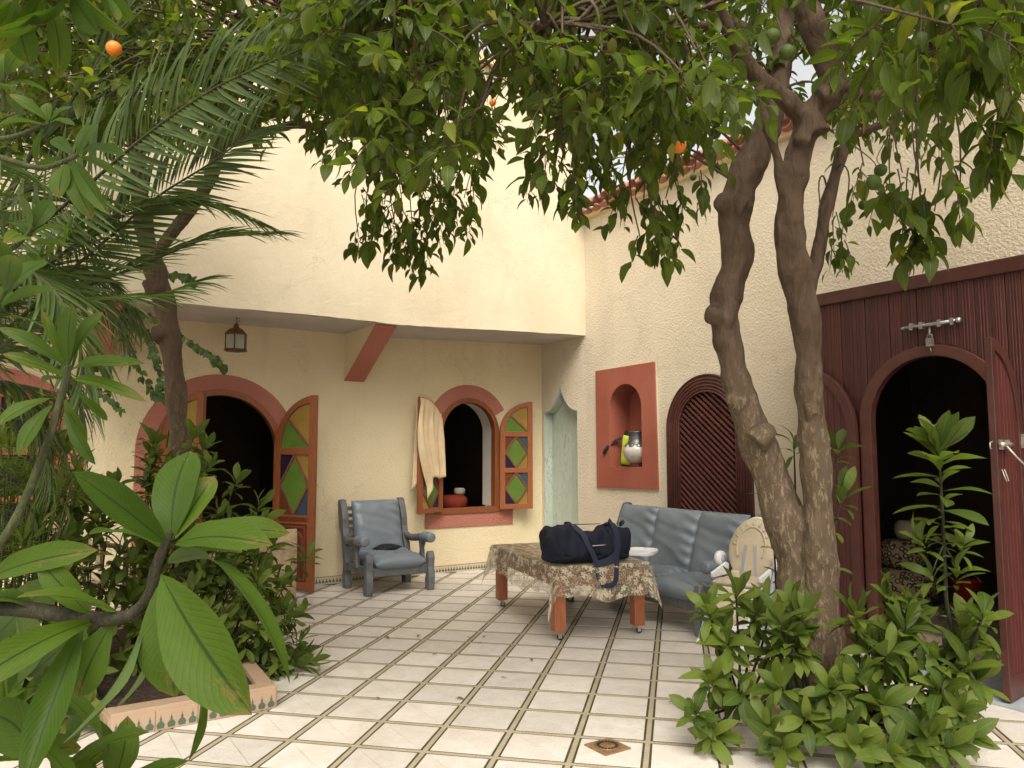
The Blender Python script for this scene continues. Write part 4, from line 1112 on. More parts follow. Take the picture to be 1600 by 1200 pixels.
# ================================================================== FURNITURE
def rustic_seat(root, n):
    """local: x across, -y front; n seats wide"""
    wi = 0.56 * n + (0.02 if n == 1 else 0.0); hw = wi / 2 + 0.03
    def plankx(name, prof, x0, t, mat='wood_grey', bev=0.012):
        mb = MB(); mb.extrude([(x0, y, z) for y, z in prof], (t, 0, 0)); return mb.build(name, mat, root, bevel=bev, local=True)
    for s in (-1, 1):
        xo = (hw if s > 0 else -hw - 0.075)
        # front leg: thick waved board
        plankx('leg', [(-0.36, 0.0), (-0.275, 0.0), (-0.265, 0.10), (-0.285, 0.18), (-0.27, 0.27), (-0.28, 0.38), (-0.31, 0.42), (-0.35, 0.41), (-0.372, 0.35), (-0.36, 0.25), (-0.38, 0.15), (-0.372, 0.05)], xo, 0.075)
        # rear post: leans back, paddle head, waved edge
        plankx('leg', [(0.22, 0.0), (0.33, 0.0), (0.345, 0.12), (0.315, 0.25), (0.36, 0.45), (0.40, 0.56), (0.455, 0.64), (0.495, 0.78), (0.52, 0.90), (0.51, 0.94), (0.475, 0.96), (0.43, 0.945), (0.385, 0.86), (0.34, 0.74), (0.335, 0.64), (0.30, 0.55), (0.255, 0.44), (0.225, 0.28), (0.245, 0.15), (0.215, 0.06)], xo, 0.075)
        # arm: wooden bar curving out of the post into a padded roll
        c = xo + 0.0375
        pts, rad = spline([((c, 0.36, 0.57), 0.034), ((c + s * 0.015, 0.24, 0.52), 0.038), ((c + s * 0.03, 0.10, 0.522), 0.042), ((c + s * 0.03, -0.06, 0.545), 0.042), ((c + s * 0.03, -0.2, 0.55), 0.038)], 5)
        mb = MB(); mb.tube(pts, rad, 10); arm = mb.build('arm', 'wood_grey', root, local=True); ORIG[arm] = Vector((0, 0, 0))
        mb = MB(); pp = [(c + s * 0.03, y_, 0.552) for y_ in (-0.09, -0.095, -0.12, -0.25, -0.285, -0.30, -0.305)]
        mb.tube(pp, [0.042, 0.052, 0.056, 0.056, 0.054, 0.048, 0.034], 16); mb.build('arm_pad', 'vinyl_grey', arm, local=True)
        plankx('arm_support', [(-0.12, 0.52), (0.02, 0.53), (-0.02, 0.47), (-0.035, 0.40), (-0.02, 0.33), (0.02, 0.26), (-0.12, 0.26), (-0.10, 0.36), (-0.09, 0.43), (-0.13, 0.49)], c + s * 0.03 - 0.022, 0.044)
        mb = MB(); mb.box2((xo + 0.014, -0.28, 0.20), (xo + 0.052, 0.25, 0.285)); mb.build('side_rail', 'wood_grey', root, bevel=0.006, local=True)
    mb = MB(); mb.box2((-hw - 0.005, -0.33, 0.185), (hw + 0.005, -0.29, 0.28)); mb.build('front_rail', 'wood_grey', root, bevel=0.008, local=True)
    mb = MB(); mb.box2((-hw, 0.27, 0.19), (hw, 0.30, 0.28)); mb.build('back_rail', 'wood_grey', root, bevel=0.006, local=True)
    for k in range(7):
        mb = MB(); t = 0.38 + k * 0.075; y_ = 0.315 + (t - 0.38) * 0.27
        mb.box2((-hw, y_, t), (hw, y_ + 0.018, t + 0.045)); mb.build('back_slat', 'wood_grey', root, bevel=0.004, local=True)
    lean = R(16)
    for k in range(n):
        cx = (k - (n - 1) / 2) * 0.56
        mb = MB(); cushion(mb, Matrix.Translation((cx, 0.285, 0.625)) @ Matrix.Rotation(R(90) - lean, 4, 'X'), 0.57, 0.66, 0.16, 44, 48, 6.0, seed=k + 3, wr=0.019, wrn=8)
        bc = mb.build('back_cushion', 'vinyl_grey', root, local=True)
    for k in range(n if n > 1 else 1):
        cx = (k - (n - 1) / 2) * 0.56
        mb = MB(); cushion(mb, Matrix.Translation((cx, -0.06, 0.335)) @ Matrix.Rotation(R(4), 4, 'X'), 0.575, 0.62, 0.17, 44, 44, 5.0, seed=k + 11, wr=0.019, wrn=10)
        mb.build('seat_cushion', 'vinyl_grey', root, local=True)
chair = thing('armchair', (3.53, 7.95, 0), 'grey vinyl armchair with carved grey wooden frame below the shuttered window', 'armchair')
rustic_seat(chair, 1)
sofa = thing('sofa', (5.10, 5.42, 0), 'grey vinyl three seat sofa with carved wooden frame in front of the lattice window', 'sofa', rz=R(-91))
rustic_seat(sofa, 3)
# dark cloth left on the armchair
mb = MB()
def rag(u, v):
    a, r_ = u * math.tau, v
    w_ = 1 + 0.22 * math.sin(3 * a + 1) + 0.12 * math.sin(5 * a)
    return Vector((3.55 + 0.15 * r_ * w_ * math.cos(a), 8.02 + 0.09 * r_ * w_ * math.sin(a), 0.428 + 0.045 * (1 - r_ ** 2) + 0.012 * math.sin(7 * a + 6 * r_) * r_ * (1.2 - r_)))
mb.grid(rag, 36, 10); rg_ = mb.build('cloth', 'black_cloth', None, solid=0.004)
tag(rg_, 'crumpled black cloth lying on the grey armchair seat', 'cloth')

# ---- low table on castors with lace cloth
TR = R(-13.5)
table = thing('coffee_table', (4.235, 5.66, 0), 'brown wooden coffee table on castors standing before the sofa', 'table', rz=TR)
TW, TL, TTZ = 0.84, 1.56, 0.585
for sx in (-1, 1):
    for sy in (-1, 1):
        lx, ly = sx * (TW / 2 - 0.065), sy * (TL / 2 - 0.075)
        mb = MB(); mb.box((lx, ly, 0.30), (0.095, 0.095, 0.46)); lg = mb.build('leg', 'table_wood', table, bevel=0.005, local=True); ORIG[lg] = Vector()
        mb = MB(); mb.box((lx, ly, 0.064), (0.05, 0.05, 0.008)); mb.tube([(lx, ly, 0.06), (lx, ly, 0.045)], 0.012, 8)
        for q in (-1, 1): mb.box((lx + 0.01, ly + q * 0.013, 0.034), (0.03, 0.003, 0.035))
        mb.build('castor_fork', 'steel', lg, local=True)
        mb = MB(); mb.lathe([(0.018, -0.009), (0.024, -0.008), (0.024, 0.008), (0.018, 0.009)], (lx + 0.014, ly, 0.024), 16, M=Matrix.Rotation(R(90), 3, 'X')); mb.build('castor_wheel', 'dark_rubber', lg, local=True)
mb = MB(); mb.box((0, 0, TTZ - 0.015), (TW, TL, 0.03)); mb.build('table_top', 'table_top_wood', table, bevel=0.005, local=True)
for a, b in (((-TW / 2 + 0.03, -TL / 2 + 0.05), (-TW / 2 + 0.055, TL / 2 - 0.05)), ((TW / 2 - 0.055, -TL / 2 + 0.05), (TW / 2 - 0.03, TL / 2 - 0.05)), ((-TW / 2 + 0.06, -TL / 2 + 0.03), (TW / 2 - 0.06, -TL / 2 + 0.055)), ((-TW / 2 + 0.06, TL / 2 - 0.055), (TW / 2 - 0.06, TL / 2 - 0.03))):
    mb = MB(); mb.box2((*a, 0.42), (*b, 0.554)); mb.build('apron', 'table_wood', table, bevel=0.004, local=True)
# cloth: top sheet and hanging skirt in one sheet, corners droop lower
def cloth_mesh():
    nx, ny = 52, 68; hang = 0.27
    hx, hy = TW / 2 + 0.006, TL / 2 + 0.006
    V, UV, F = [], [], []
    for j in range(ny + 1):
        for i in range(nx + 1):
            s = (i / nx * 2 - 1) * (hx + hang); t = (j / ny * 2 - 1) * (hy + hang)
            ex, ey = max(0, abs(s) - hx), max(0, abs(t) - hy)
            sx, sy = math.copysign(1, s), math.copysign(1, t)
            e = math.hypot(ex, ey) if ex and ey else max(ex, ey)
            x_, y_ = max(-hx, min(hx, s)), max(-hy, min(hy, t))
            rip = 0.014 * math.sin(19 * (s + t) + 2 * math.sin(5 * s)) + 0.009 * math.sin(37 * (s - t))
            e_w = 1 + 0.12 * math.sin(7 * s + 5 * t) + 0.06 * math.sin(19 * (s - t))
            if ex or ey:
                if ex and ey:                       # corner fold hangs down in a cone
                    a = math.atan2(ey, ex); fold = 0.055 * math.sin(2 * a) * (e / hang)
                    x_ += sx * (0.012 + 0.05 * e + fold * math.cos(a)); y_ += sy * (0.012 + 0.05 * e + fold * math.sin(a))
                    zz = TTZ + 0.004 - 1.08 * e
                else:
                    off = 0.010 + rip * min(1, e / 0.12) + 0.03 * e
                    if ex: x_ += sx * off
                    else: y_ += sy * off
                    zz = TTZ + 0.004 - e * 0.95 * e_w
            else: zz = TTZ + 0.004 + 0.0015 * math.sin(31 * s) * math.sin(17 * t)
            V.append((x_, y_, zz)); UV.append((s, t))
    for j in range(ny):
        for i in range(nx): F.append((j * (nx + 1) + i, j * (nx + 1) + i + 1, (j + 1) * (nx + 1) + i + 1, (j + 1) * (nx + 1) + i))
    me = bpy.data.meshes.new('tablecloth'); me.from_pydata(V, [], F)
    ul = me.uv_layers.new(name='UVMap'); li = [k for f in F for k in f]
    ul.data.foreach_set('uv', [c for k in li for c in UV[k]])
    me.polygons.foreach_set('use_smooth', [True] * len(F)); me.materials.append(MATS['lace_cloth'])
    return me
tc = bpy.data.objects.new('tablecloth', cloth_mesh()); col.objects.link(tc); tc.location = (4.235, 5.66, 0); tc.rotation_euler = (0, 0, TR)
tag(tc, 'see-through beige floral lace tablecloth draped over the coffee table', 'tablecloth')

# ---- navy duffel bag
BT = TTZ + 0.008
def TLp(x, y, z): return Matrix.Translation((4.235, 5.66, 0)) @ Matrix.Rotation(TR, 4, 'Z') @ Vector((x, y, z))
bc_ = TLp(-0.06, -0.595, BT); bagrot = TR
bag = thing('duffel_bag', (bc_.x, bc_.y, BT), 'slouching navy blue fabric duffel bag with hanging straps on the lace covered table', 'bag', rz=bagrot)
def bagf(u, v):
    a = u * math.tau; t = v * 2 - 1
    end = (1 - abs(t) ** 7) ** 0.5
    sag = 1 - 0.30 * math.exp(-((t - 0.12) / 0.34) ** 2) - 0.12 * max(0, t) + 0.10 * math.exp(-((t + 0.62) / 0.22) ** 2) + 0.16 * math.exp(-((t - 0.62) / 0.16) ** 2)
    cx, cz = math.cos(a), math.sin(a)
    e = 0.62
    y_ = math.copysign(abs(cx) ** e, cx) * 0.165; z_ = math.copysign(abs(cz) ** e, cz) * 0.145
    z_ = z_ * (sag if z_ > 0 else 1)
    y_ *= 1 - 0.22 * (1 if z_ > 0 else 0) * (z_ / 0.145)
    wr = 0.014 * math.sin(8 * t + 3 * a) * (1 if cz > -0.5 else 0) + 0.007 * math.sin(17 * t - 5 * a + 1) * (1 if cz > -0.6 else 0) + 0.006 * math.sin(4 * a + 25 * t)
    k = 0.60 + 0.40 * end
    return Vector((t * 0.37 * (1 + 0.04 * math.sin(3 * a)), y_ * k * (1 + wr * 5), 0.145 + z_ * (0.75 + 0.25 * end) + (wr if cz > -0.3 else 0)))
mb = MB(); mb.grid(bagf, 56, 48)
for v_ in (0, 1):
    ring = [bagf(k / 30, v_) for k in range(30)]; c = sum(ring, Vector()) / 30; c.x += 0.015 * (1 if v_ else -1)
    b0 = len(mb.v); mb.add([c] + ring, [(0, k + 1, (k + 1) % 30 + 1) for k in range(30)], True)
mb.build('body', 'navy_fabric', bag, local=True)
def ribbon(pts, w, up, name, mat, parent, t=0.005):
    pts, _ = spline([(Vector(p), 1) for p in pts], 6); mb = MB(); o, i_ = [], []
    for k, p in enumerate(pts):
        d = (pts[min(k + 1, len(pts) - 1)] - pts[max(0, k - 1)]).normalized(); s = d.cross(Vector(up))
        if s.length < 0.05: s = Vector((1, 0, 0))
        s.normalize(); o.append(p + s * w / 2); i_.append(p - s * w / 2)
    mb.strip(o, i_, (0, -t, 0.0)); return mb.build(name, mat, parent, local=True, bevel=0.001)
ribbon([(-0.14, -0.06, 0.302), (-0.10, -0.158, 0.24), (-0.055, -0.185, 0.14), (-0.01, -0.19, 0.05), (0.0, -0.195, -0.02), (0.03, -0.205, -0.13), (0.06, -0.21, -0.165), (0.13, -0.21, -0.17), (0.17, -0.205, -0.13), (0.185, -0.195, -0.01), (0.185, -0.19, 0.08), (0.185, -0.165, 0.2), (0.18, -0.06, 0.285)], 0.042, (0, -1, 0.05), 'carry_strap', 'navy_strap', bag)
ribbon([(0.18, 0.02, 0.29), (0.185, -0.09, 0.325), (0.195, -0.16, 0.25), (0.2, -0.185, 0.12), (0.15, -0.20, 0.05), (0.07, -0.20, 0.015), (0.0, -0.195, 0.0)], 0.055, (0.2, -1, 0.1), 'shoulder_strap', 'navy_strap', bag, 0.01)
ribbon([(-0.14, -0.02, 0.31), (-0.15, 0.03, 0.325), (-0.13, 0.09, 0.30), (0.0, 0.12, 0.29), (0.18, 0.1, 0.29)], 0.035, (0, 0.3, 1), 'carry_strap', 'navy_strap', bag)
mb = MB(); mb.tube([(x_, -0.176 - 0.003 * math.sin(x_ * 30), 0.145 + 0.03 * x_) for x_ in np.linspace(-0.02, 0.10, 8)], 0.005, 6); mb.build('zip', 'steel', bag, local=True)
mb = MB(); mb.tube([(0.31, -0.02, 0.28), (0.335, -0.04, 0.31), (0.35, 0.0, 0.32), (0.335, 0.03, 0.29)], 0.012, 6); mb.build('grab_handle', 'navy_strap', bag, local=True)

# ---- white tray lying behind the bag, over the table edge
trp = onZ(1000, 864, BT + 0.01)
tray = thing('tray', (trp.x + 0.05, trp.y + 0.05, BT), 'white plastic high chair tray lying on the table behind the navy bag', 'tray', rz=R(35))
mb = MB(); pts = [(0.20 * math.copysign(abs(math.cos(a)) ** 0.5, math.cos(a)), 0.14 * math.copysign(abs(math.sin(a)) ** 0.5, math.sin(a))) for a in np.linspace(0, math.tau, 40, endpoint=False)]
mb.extrude([(x_, y_, 0.0) for x_, y_ in pts], (0, 0, 0.014)); mb.build('plate', 'white_plastic', tray, bevel=0.004, local=True)
mb = MB(); mb.tube([(x_ * 0.95, y_ * 0.94, 0.018) for x_, y_ in pts + pts[:1]], 0.010, 8); mb.build('rim', 'white_plastic', tray, local=True)

# ---- high chair beside the sofa
hc = thing('high_chair', (4.95, 4.2, 0), 'white folding baby high chair with cream padded seat next to the sofa', 'high chair', rz=R(-76))
def hb(name, mat, fn, parent=None, **k):
    mb = MB(); fn(mb); o = mb.build(name, mat, parent or hc, local=True, **k); ORIG[o] = Vector(); return o
# local: -y is the front, x across
for s in (-1, 1):
    hb('leg', 'grey_plastic', lambda mb: mb.bar((s * 0.25, -0.30, 0.02), (s * 0.23, 0.06, 0.60), 0.03, 0.045))
    hb('leg', 'grey_plastic', lambda mb: mb.bar((s * 0.255, 0.34, 0.02), (s * 0.24, 0.06, 0.62), 0.03, 0.045))
    hb('foot_rail', 'white_plastic', lambda mb: mb.tube([(s * 0.253, -0.34, 0.022), (s * 0.253, -0.26, 0.022)], 0.02, 8))
    jt = hb('joint', 'white_plastic', lambda mb: mb.lathe([(0.0, -0.025), (0.06, -0.025), (0.065, 0), (0.06, 0.025), (0.0, 0.026)], (s * 0.25, 0.05, 0.62), 20, M=Matrix.Rotation(R(90), 3, 'Y')))
    hb('knob', 'grey_plastic', lambda mb: mb.lathe([(0.0, -0.034), (0.034, -0.034), (0.034, 0.034), (0.0, 0.034)], (s * 0.25, 0.05, 0.62), 18, M=Matrix.Rotation(R(90), 3, 'Y')), jt)
    hb('arm_rest', 'white_plastic', lambda mb: mb.extrude([(s * 0.2 - 0.015, y_, z_) for y_, z_ in ((-0.18, 0.50), (0.08, 0.50), (0.10, 0.58), (0.05, 0.60), (-0.12, 0.555), (-0.19, 0.54))], (0.022, 0, 0)), bevel=0.008)
hb('cross_rail', 'white_plastic', lambda mb: mb.tube([(-0.25, -0.32, 0.024), (0.25, -0.32, 0.024)], 0.018, 8))
hb('cross_rail', 'white_plastic', lambda mb: mb.tube([(-0.255, 0.35, 0.024), (0.255, 0.35, 0.024)], 0.018, 8))
def hback(mb):
    M = Matrix.Translation((0, 0.13, 0.70)) @ Matrix.Rotation(R(72), 4, 'X')
    cushion(mb, M, 0.42, 0.54, 0.09, 26, 30, 3.0, seed=4, wr=0.008, wrn=7, rnd=0.62)
bk = hb('backrest_pad', 'cream_pad', hback)
hb('backrest_shell', 'white_plastic', lambda mb: cushion(mb, Matrix.Translation((0, 0.155, 0.70)) @ Matrix.Rotation(R(72), 4, 'X'), 0.43, 0.55, 0.05, 20, 20, 3.0, rnd=0.62))
def ring_seam(mb):
    M = Matrix.Translation((0, 0.13, 0.70)) @ Matrix.Rotation(R(72), 4, 'X')
    mb.tube([M @ Vector((0.12 * math.cos(a), 0.02 + 0.16 * math.sin(a), 0.044)) for a in np.linspace(-0.6, 3.74, 30)], 0.009, 6)
    for k in range(9):
        a = 0.1 + k * 0.37; mb.tube([M @ Vector((0.125 * math.cos(a), 0.02 + 0.165 * math.sin(a), 0.043)), M @ Vector((0.165 * math.cos(a), 0.02 + 0.215 * math.sin(a), 0.036))], 0.007, 6)
hb('seam', 'cream_pad', ring_seam, bk)
for s in (-1, 1):
    hb('harness_strap', 'grey_plastic', lambda mb: mb.bar((s * 0.04, 0.085, 0.74), (s * 0.06, 0.03, 0.50), 0.022, 0.006, (0, -1, 0.3)), bk)
hb('seat_pad', 'cream_pad', lambda mb: cushion(mb, Matrix.Translation((0, -0.06, 0.475)), 0.36, 0.34, 0.07, 20, 20, 4, seed=6, wr=0.006))
hb('seat_shell', 'white_plastic', lambda mb: mb.box((0, -0.06, 0.435), (0.38, 0.36, 0.03)), bevel=0.01)
hb('calf_pad', 'cream_pad', lambda mb: cushion(mb, Matrix.Translation((0, -0.27, 0.33)) @ Matrix.Rotation(R(68), 4, 'X'), 0.30, 0.26, 0.05, 16, 16, 4, seed=8))
hb('calf_board', 'white_plastic', lambda mb: mb.box((0, -0.255, 0.30), (0.32, 0.02, 0.30), Matrix.Rotation(R(-22), 3, 'X')), bevel=0.008)
hb('footrest', 'white_plastic', lambda mb: mb.box((0, -0.34, 0.165), (0.28, 0.12, 0.02)), bevel=0.006)
hb('crotch_post', 'cream_pad', lambda mb: cushion(mb, Matrix.Translation((0, -0.19, 0.53)) @ Matrix.Rotation(R(80), 4, 'X'), 0.07, 0.10, 0.035, 10, 10, 3))

# ---- towel over the left shutter
tw_w = 0.36
Ms = Matrix.Translation(hw_) @ Matrix.Rotation(R(180 + 24), 4, 'Z')
def towel(side):
    def fn(u, v):
        a = u
        x_ = 0.04 + 0.40 * a
        zt = 0.99 + math.sqrt(max(0, 0.45 ** 2 - (0.45 - x_) ** 2)) * (1.40 - 0.99) / 0.45 + 0.012
        hang = (0.74 + 0.50 * a ** 1.3 + 0.07 * math.sin(a * 6.5)) if side > 0 else (0.55 + 0.6 * a)
        flare = (0.13 * math.sin(math.pi * min(1, v * 1.15)) * a - 0.10 * v * a) if side > 0 else 0.05 * v * a
        w_ = (0.022 * math.sin(a * 15 + 1.2 * v) + 0.012 * math.sin(a * 31)) * min(1, v * 2.5)
        y_ = (0.062 + 0.03 * v + w_) if side > 0 else (-0.018 - 0.02 * v + w_ * 0.6)
        if v < 0.06: y_ = (0.022 + (y_ - 0.022) * v / 0.06)
        return Ms @ Vector((x_ + flare, y_, zt + 0.02 * (1 - min(1, v / 0.06)) - hang * v))
    return fn
mb = MB(); mb.grid(towel(1), 40, 30); mb.grid(towel(-1), 30, 20)
tw_ = mb.build('towel', 'towel_cloth', None, solid=0.005)
tag(tw_, 'beige towel draped over the open left window shutter', 'towel')

# ---- things in the niche
vx = XR + 0.06
vase = thing('vase', (vx, 6.74, NZ0), 'pale round bodied jug with dark metal neck standing in the red niche', 'vase')
mb = MB(); mb.lathe([(0.075, 0.045), (0.10, 0.06), (0.15, 0.12), (0.165, 0.17), (0.155, 0.22), (0.12, 0.262), (0.095, 0.275)], (vx, 6.74, NZ0), 32); mb.build('body', 'vase_glaze', vase)
mb = MB(); mb.lathe([(0.0, 0.0), (0.075, 0.0), (0.078, 0.02), (0.082, 0.05), (0.105, 0.064), (0.0, 0.066)], (vx, 6.74, NZ0), 32); mb.build('foot', 'vase_brown', vase)
mb = MB(); mb.lathe([(0.125, 0.255), (0.128, 0.262), (0.105, 0.282), (0.095, 0.295), (0.09, 0.38), (0.10, 0.40), (0.102, 0.408), (0.088, 0.41), (0.082, 0.38), (0.08, 0.30)], (vx, 6.74, NZ0), 32)
for k in range(9):
    a = k * math.tau / 9; mb.lathe([(0.03, -0.006), (0.034, 0.0), (0.02, 0.008)], (vx + 0.132 * math.cos(a), 6.74 + 0.132 * math.sin(a), NZ0 + 0.246), 10, M=Matrix.Rotation(a, 3, 'Z') @ Matrix.Rotation(R(60), 3, 'Y'))
mb.build('neck', 'vase_metal', vase)
nb = thing('small_bag', (XR + 0.13, 6.98, NZ0), 'lime green and black zip bag leaning behind the jug in the niche', 'bag')
def sheetbag(mb, w0, z0, z1, x0, t):
    cushion(mb, Matrix.Translation((XR + x0, 6.93, NZ0 + (z0 + z1) / 2)) @ Matrix.Rotation(R(90), 4, 'Y') @ Matrix.Rotation(R(8), 4, 'Z'), z1 - z0, w0, t, 18, 18, 5, seed=5, wr=0.006)
mb = MB(); sheetbag(mb, 0.22, 0.01, 0.36, 0.10, 0.06); mb.build('front_panel', 'lime_fabric', nb)
mb = MB(); sheetbag(mb, 0.27, 0.0, 0.41, 0.145, 0.09); mb.build('body', 'black_cloth', nb)
mb = MB(); pts, _ = spline([((XR + 0.10, 7.05, NZ0 + 0.34), 1), ((XR + 0.04, 7.10, NZ0 + 0.30), 1), ((XR - 0.04, 7.16, NZ0 + 0.22), 1), ((XR - 0.045, 7.22, NZ0 + 0.15), 1)], 5); mb.tube(pts, 0.022, 8, flat=0.35); mb.build('strap', 'black_cloth', nb)
mb = MB(); mb.box2((XR + 0.03, 6.58, NZ0 + 0.001), (XR + 0.25, 7.08, NZ0 + 0.004)); mt_ = mb.build('cloth', 'black_cloth', None); tag(mt_, 'flat black cloth spread on the floor of the red niche', 'cloth')

# ---- lantern under the overhang
ln = thing('lantern', (1.88, 8.1, 2.52), 'brass lantern with frosted panes hanging under the overhang above the door', 'lantern')
lc = Vector((1.88, 8.1, 0))
def hexr(r_, z): return [lc + Vector((r_ * math.cos(R(60 * k + 10)), r_ * math.sin(R(60 * k + 10)), z)) for k in range(6)]
def hexfrust(prof):
    mb = MB(); vs = [p for r_, z in prof for p in hexr(r_, z)]
    fs = [(i * 6 + k, i * 6 + (k + 1) % 6, (i + 1) * 6 + (k + 1) % 6, (i + 1) * 6 + k) for i in range(len(prof) - 1) for k in range(6)] + [tuple(range(6)), tuple((len(prof) - 1) * 6 + k for k in range(6))]
    mb.add(vs, fs); return mb
hexfrust([(0.115, 2.52), (0.122, 2.525), (0.122, 2.535), (0.112, 2.54)]).build('base', 'lantern_brass', ln)
hexfrust([(0.118, 2.69), (0.118, 2.70), (0.075, 2.745), (0.032, 2.765), (0.026, 2.80), (0.012, 2.81)]).build('roof', 'lantern_brass', ln)
ra, rb = hexr(0.108, 2.54), hexr(0.108, 2.69)
for k in range(6):
    mb = MB(); mb.tube([ra[k], rb[k]], 0.0065, 6); mb.build('post', 'lantern_brass', ln)
    q = [ra[k], ra[(k + 1) % 6], rb[(k + 1) % 6], rb[k]]; c = sum(q, Vector()) / 4; q = [c + (p - c) * 0.94 for p in q]
    out = Vector((c.x - lc.x, c.y - lc.y, 0)).normalized()
    mb = MB(); mb.extrude(q, -out * 0.004); mb.build('pane', 'glass_frost', ln)
mb = MB()
for k in range(4):
    z = 2.81 + k * 0.018; mb.tube([(1.88 + 0.010 * math.cos(a) * (1 if k % 2 else 0), 8.1 + 0.010 * math.cos(a) * (0 if k % 2 else 1), z + 0.010 + 0.012 * math.sin(a)) for a in np.linspace(0, math.tau, 12)], 0.0025, 5)
mb.tube([(1.88, 8.1, 2.87), (1.905, 8.1, 2.862), (1.91, 8.1, 2.835), (1.895, 8.1, 2.825)], 0.003, 5); mb.build('chain', 'lantern_brass', ln)

# ---- chairs half hidden behind the left bed
ac = thing('upholstered_chair', (1.83, 7.45, 0), 'beige patterned upholstered armchair with rounded back standing before the arched door', 'armchair', rz=R(8))
def lb(name, mat, fn, par, **k):
    mb = MB(); fn(mb); return mb.build(name, mat, par, local=True, **k)
lb('backrest', 'beige_upholstery', lambda mb: cushion(mb, Matrix.Translation((0, -0.32, 0.42)) @ Matrix.Rotation(R(90), 4, 'X'), 0.80, 0.72, 0.20, 22, 22, 7, seed=2), ac)
for s in (-1, 1): lb('arm', 'beige_upholstery', lambda mb: cushion(mb, Matrix.Translation((s * 0.33, 0.03, 0.34)) @ Matrix.Rotation(R(90), 4, 'Y'), 0.52, 0.66, 0.17, 16, 18, 6, seed=3), ac)
lb('seat', 'beige_upholstery', lambda mb: cushion(mb, Matrix.Translation((0, 0.05, 0.33)), 0.56, 0.62, 0.22, 16, 16, 5, seed=9), ac)
for sx in (-1, 1):
    for sy in (-1, 1): lb('leg', 'brown_wood', lambda mb: mb.tube([(sx * 0.3, sy * 0.28, 0.0), (sx * 0.3, sy * 0.28, 0.12)], [0.02, 0.03], 8), ac)
wc = thing('garden_chair', (0.55, 7.55, 0), 'pale perforated garden chair with brown arms behind the planted bed', 'chair', rz=R(15))
lb('seat', 'wicker', lambda mb: mb.box((0, 0, 0.42), (0.5, 0.48, 0.03)), wc, bevel=0.008)
for k in range(7): lb('back_slat', 'wicker', lambda mb: mb.bar((-0.21 + k * 0.07, 0.23, 0.45), (-0.21 + k * 0.07, 0.30, 0.86), 0.045, 0.012, (0, -1, 0)), wc, bevel=0.003)
lb('top_rail', 'wicker', lambda mb: mb.bar((-0.26, 0.305, 0.88), (0.26, 0.305, 0.88), 0.03, 0.07), wc, bevel=0.008)
for s in (-1, 1):
    lb('arm', 'brown_wood', lambda mb: mb.tube([(s * 0.27, 0.28, 0.66), (s * 0.28, 0.0, 0.67), (s * 0.28, -0.24, 0.64)], 0.025, 8, flat=0.7), wc)
    lb('leg', 'brown_wood', lambda mb: mb.bar((s * 0.27, -0.22, 0), (s * 0.27, -0.22, 0.63), 0.035, 0.035), wc)
    lb('leg', 'brown_wood', lambda mb: mb.bar((s * 0.25, 0.26, 0), (s * 0.25, 0.26, 0.66), 0.035, 0.035), wc)

# ---- things dimly seen indoors
def roundthing(name, c, r_, h, mat, label, cat):
    mb = MB(); mb.lathe([(r_ * 0.75, 0), (r_ * 0.95, h * 0.2), (r_, h * 0.5), (r_ * 0.95, h * 0.8), (r_ * 0.7, h), (0.02, h * 1.02)], c, 24)
    o = mb.build(name, mat, None); return tag(o, label, cat)
roundthing('pouf', (5.10, YL + 0.75, 0.52), 0.26, 0.20, 'pattern_fabric_dark', 'patterned brown pouf inside the window below the red cushion', 'pouf')
roundthing('cushion', (5.12, YL + 0.78, 0.72), 0.19, 0.18, 'cushion_red', 'round red cushion on the patterned pouf inside the window', 'cushion')
roundthing('cushion', (5.22, YL + 0.8, 0.905), 0.08, 0.09, 'linen', 'small pale bundle on top of the red cushion inside the window', 'cushion')
mb = MB(); mb.box2((4.2, YL + 0.5, 0.02), (5.5, YL + 1.1, 0.52)); tag(mb.build('window_bench', 'brown_wood', None, bevel=0.01), 'low dark bench under the window inside the room', 'bench')
mb = MB(); cushion(mb, Matrix.Translation((4.62, YL + 0.95, 0.66)) @ Matrix.Rotation(R(70), 4, 'X'), 0.5, 0.42, 0.14, 14, 14, 4, seed=1, wr=0.01); tag(mb.build('pillow', 'linen', None), 'dim white pillow leaning inside the arched window', 'pillow')
roundthing('pouf', (6.75, 3.95, 0.152), 0.27, 0.30, 'pattern_fabric', 'patterned round pouf just inside the maroon doorway', 'pouf')
roundthing('cushion', (6.78, 3.98, 0.46), 0.20, 0.24, 'pattern_fabric', 'patterned cushion stacked on the pouf inside the maroon doorway', 'cushion')
roundthing('cushion', (6.85, 3.95, 0.71), 0.12, 0.16, 'cream_pad', 'plain ochre cushion on top of the patterned stack in the doorway', 'cushion')
rb_ = thing('bucket', (7.15, 3.62, 0.152), 'red plastic bucket on the tiled floor inside the maroon doorway', 'bucket')
mb = MB(); mb.lathe([(0.09, 0), (0.12, 0.2), (0.128, 0.205), (0.122, 0.21), (0.112, 0.205), (0.085, 0.02)], (7.15, 3.62, 0.152), 24); mb.build('body', 'red_plastic', rb_)
mb = MB(); mb.tube([(7.15, 3.62 + 0.122 * math.cos(a), 0.35 + 0.07 * math.sin(a)) for a in np.linspace(0, math.pi, 12)], 0.004, 6); mb.build('handle', 'steel', rb_)
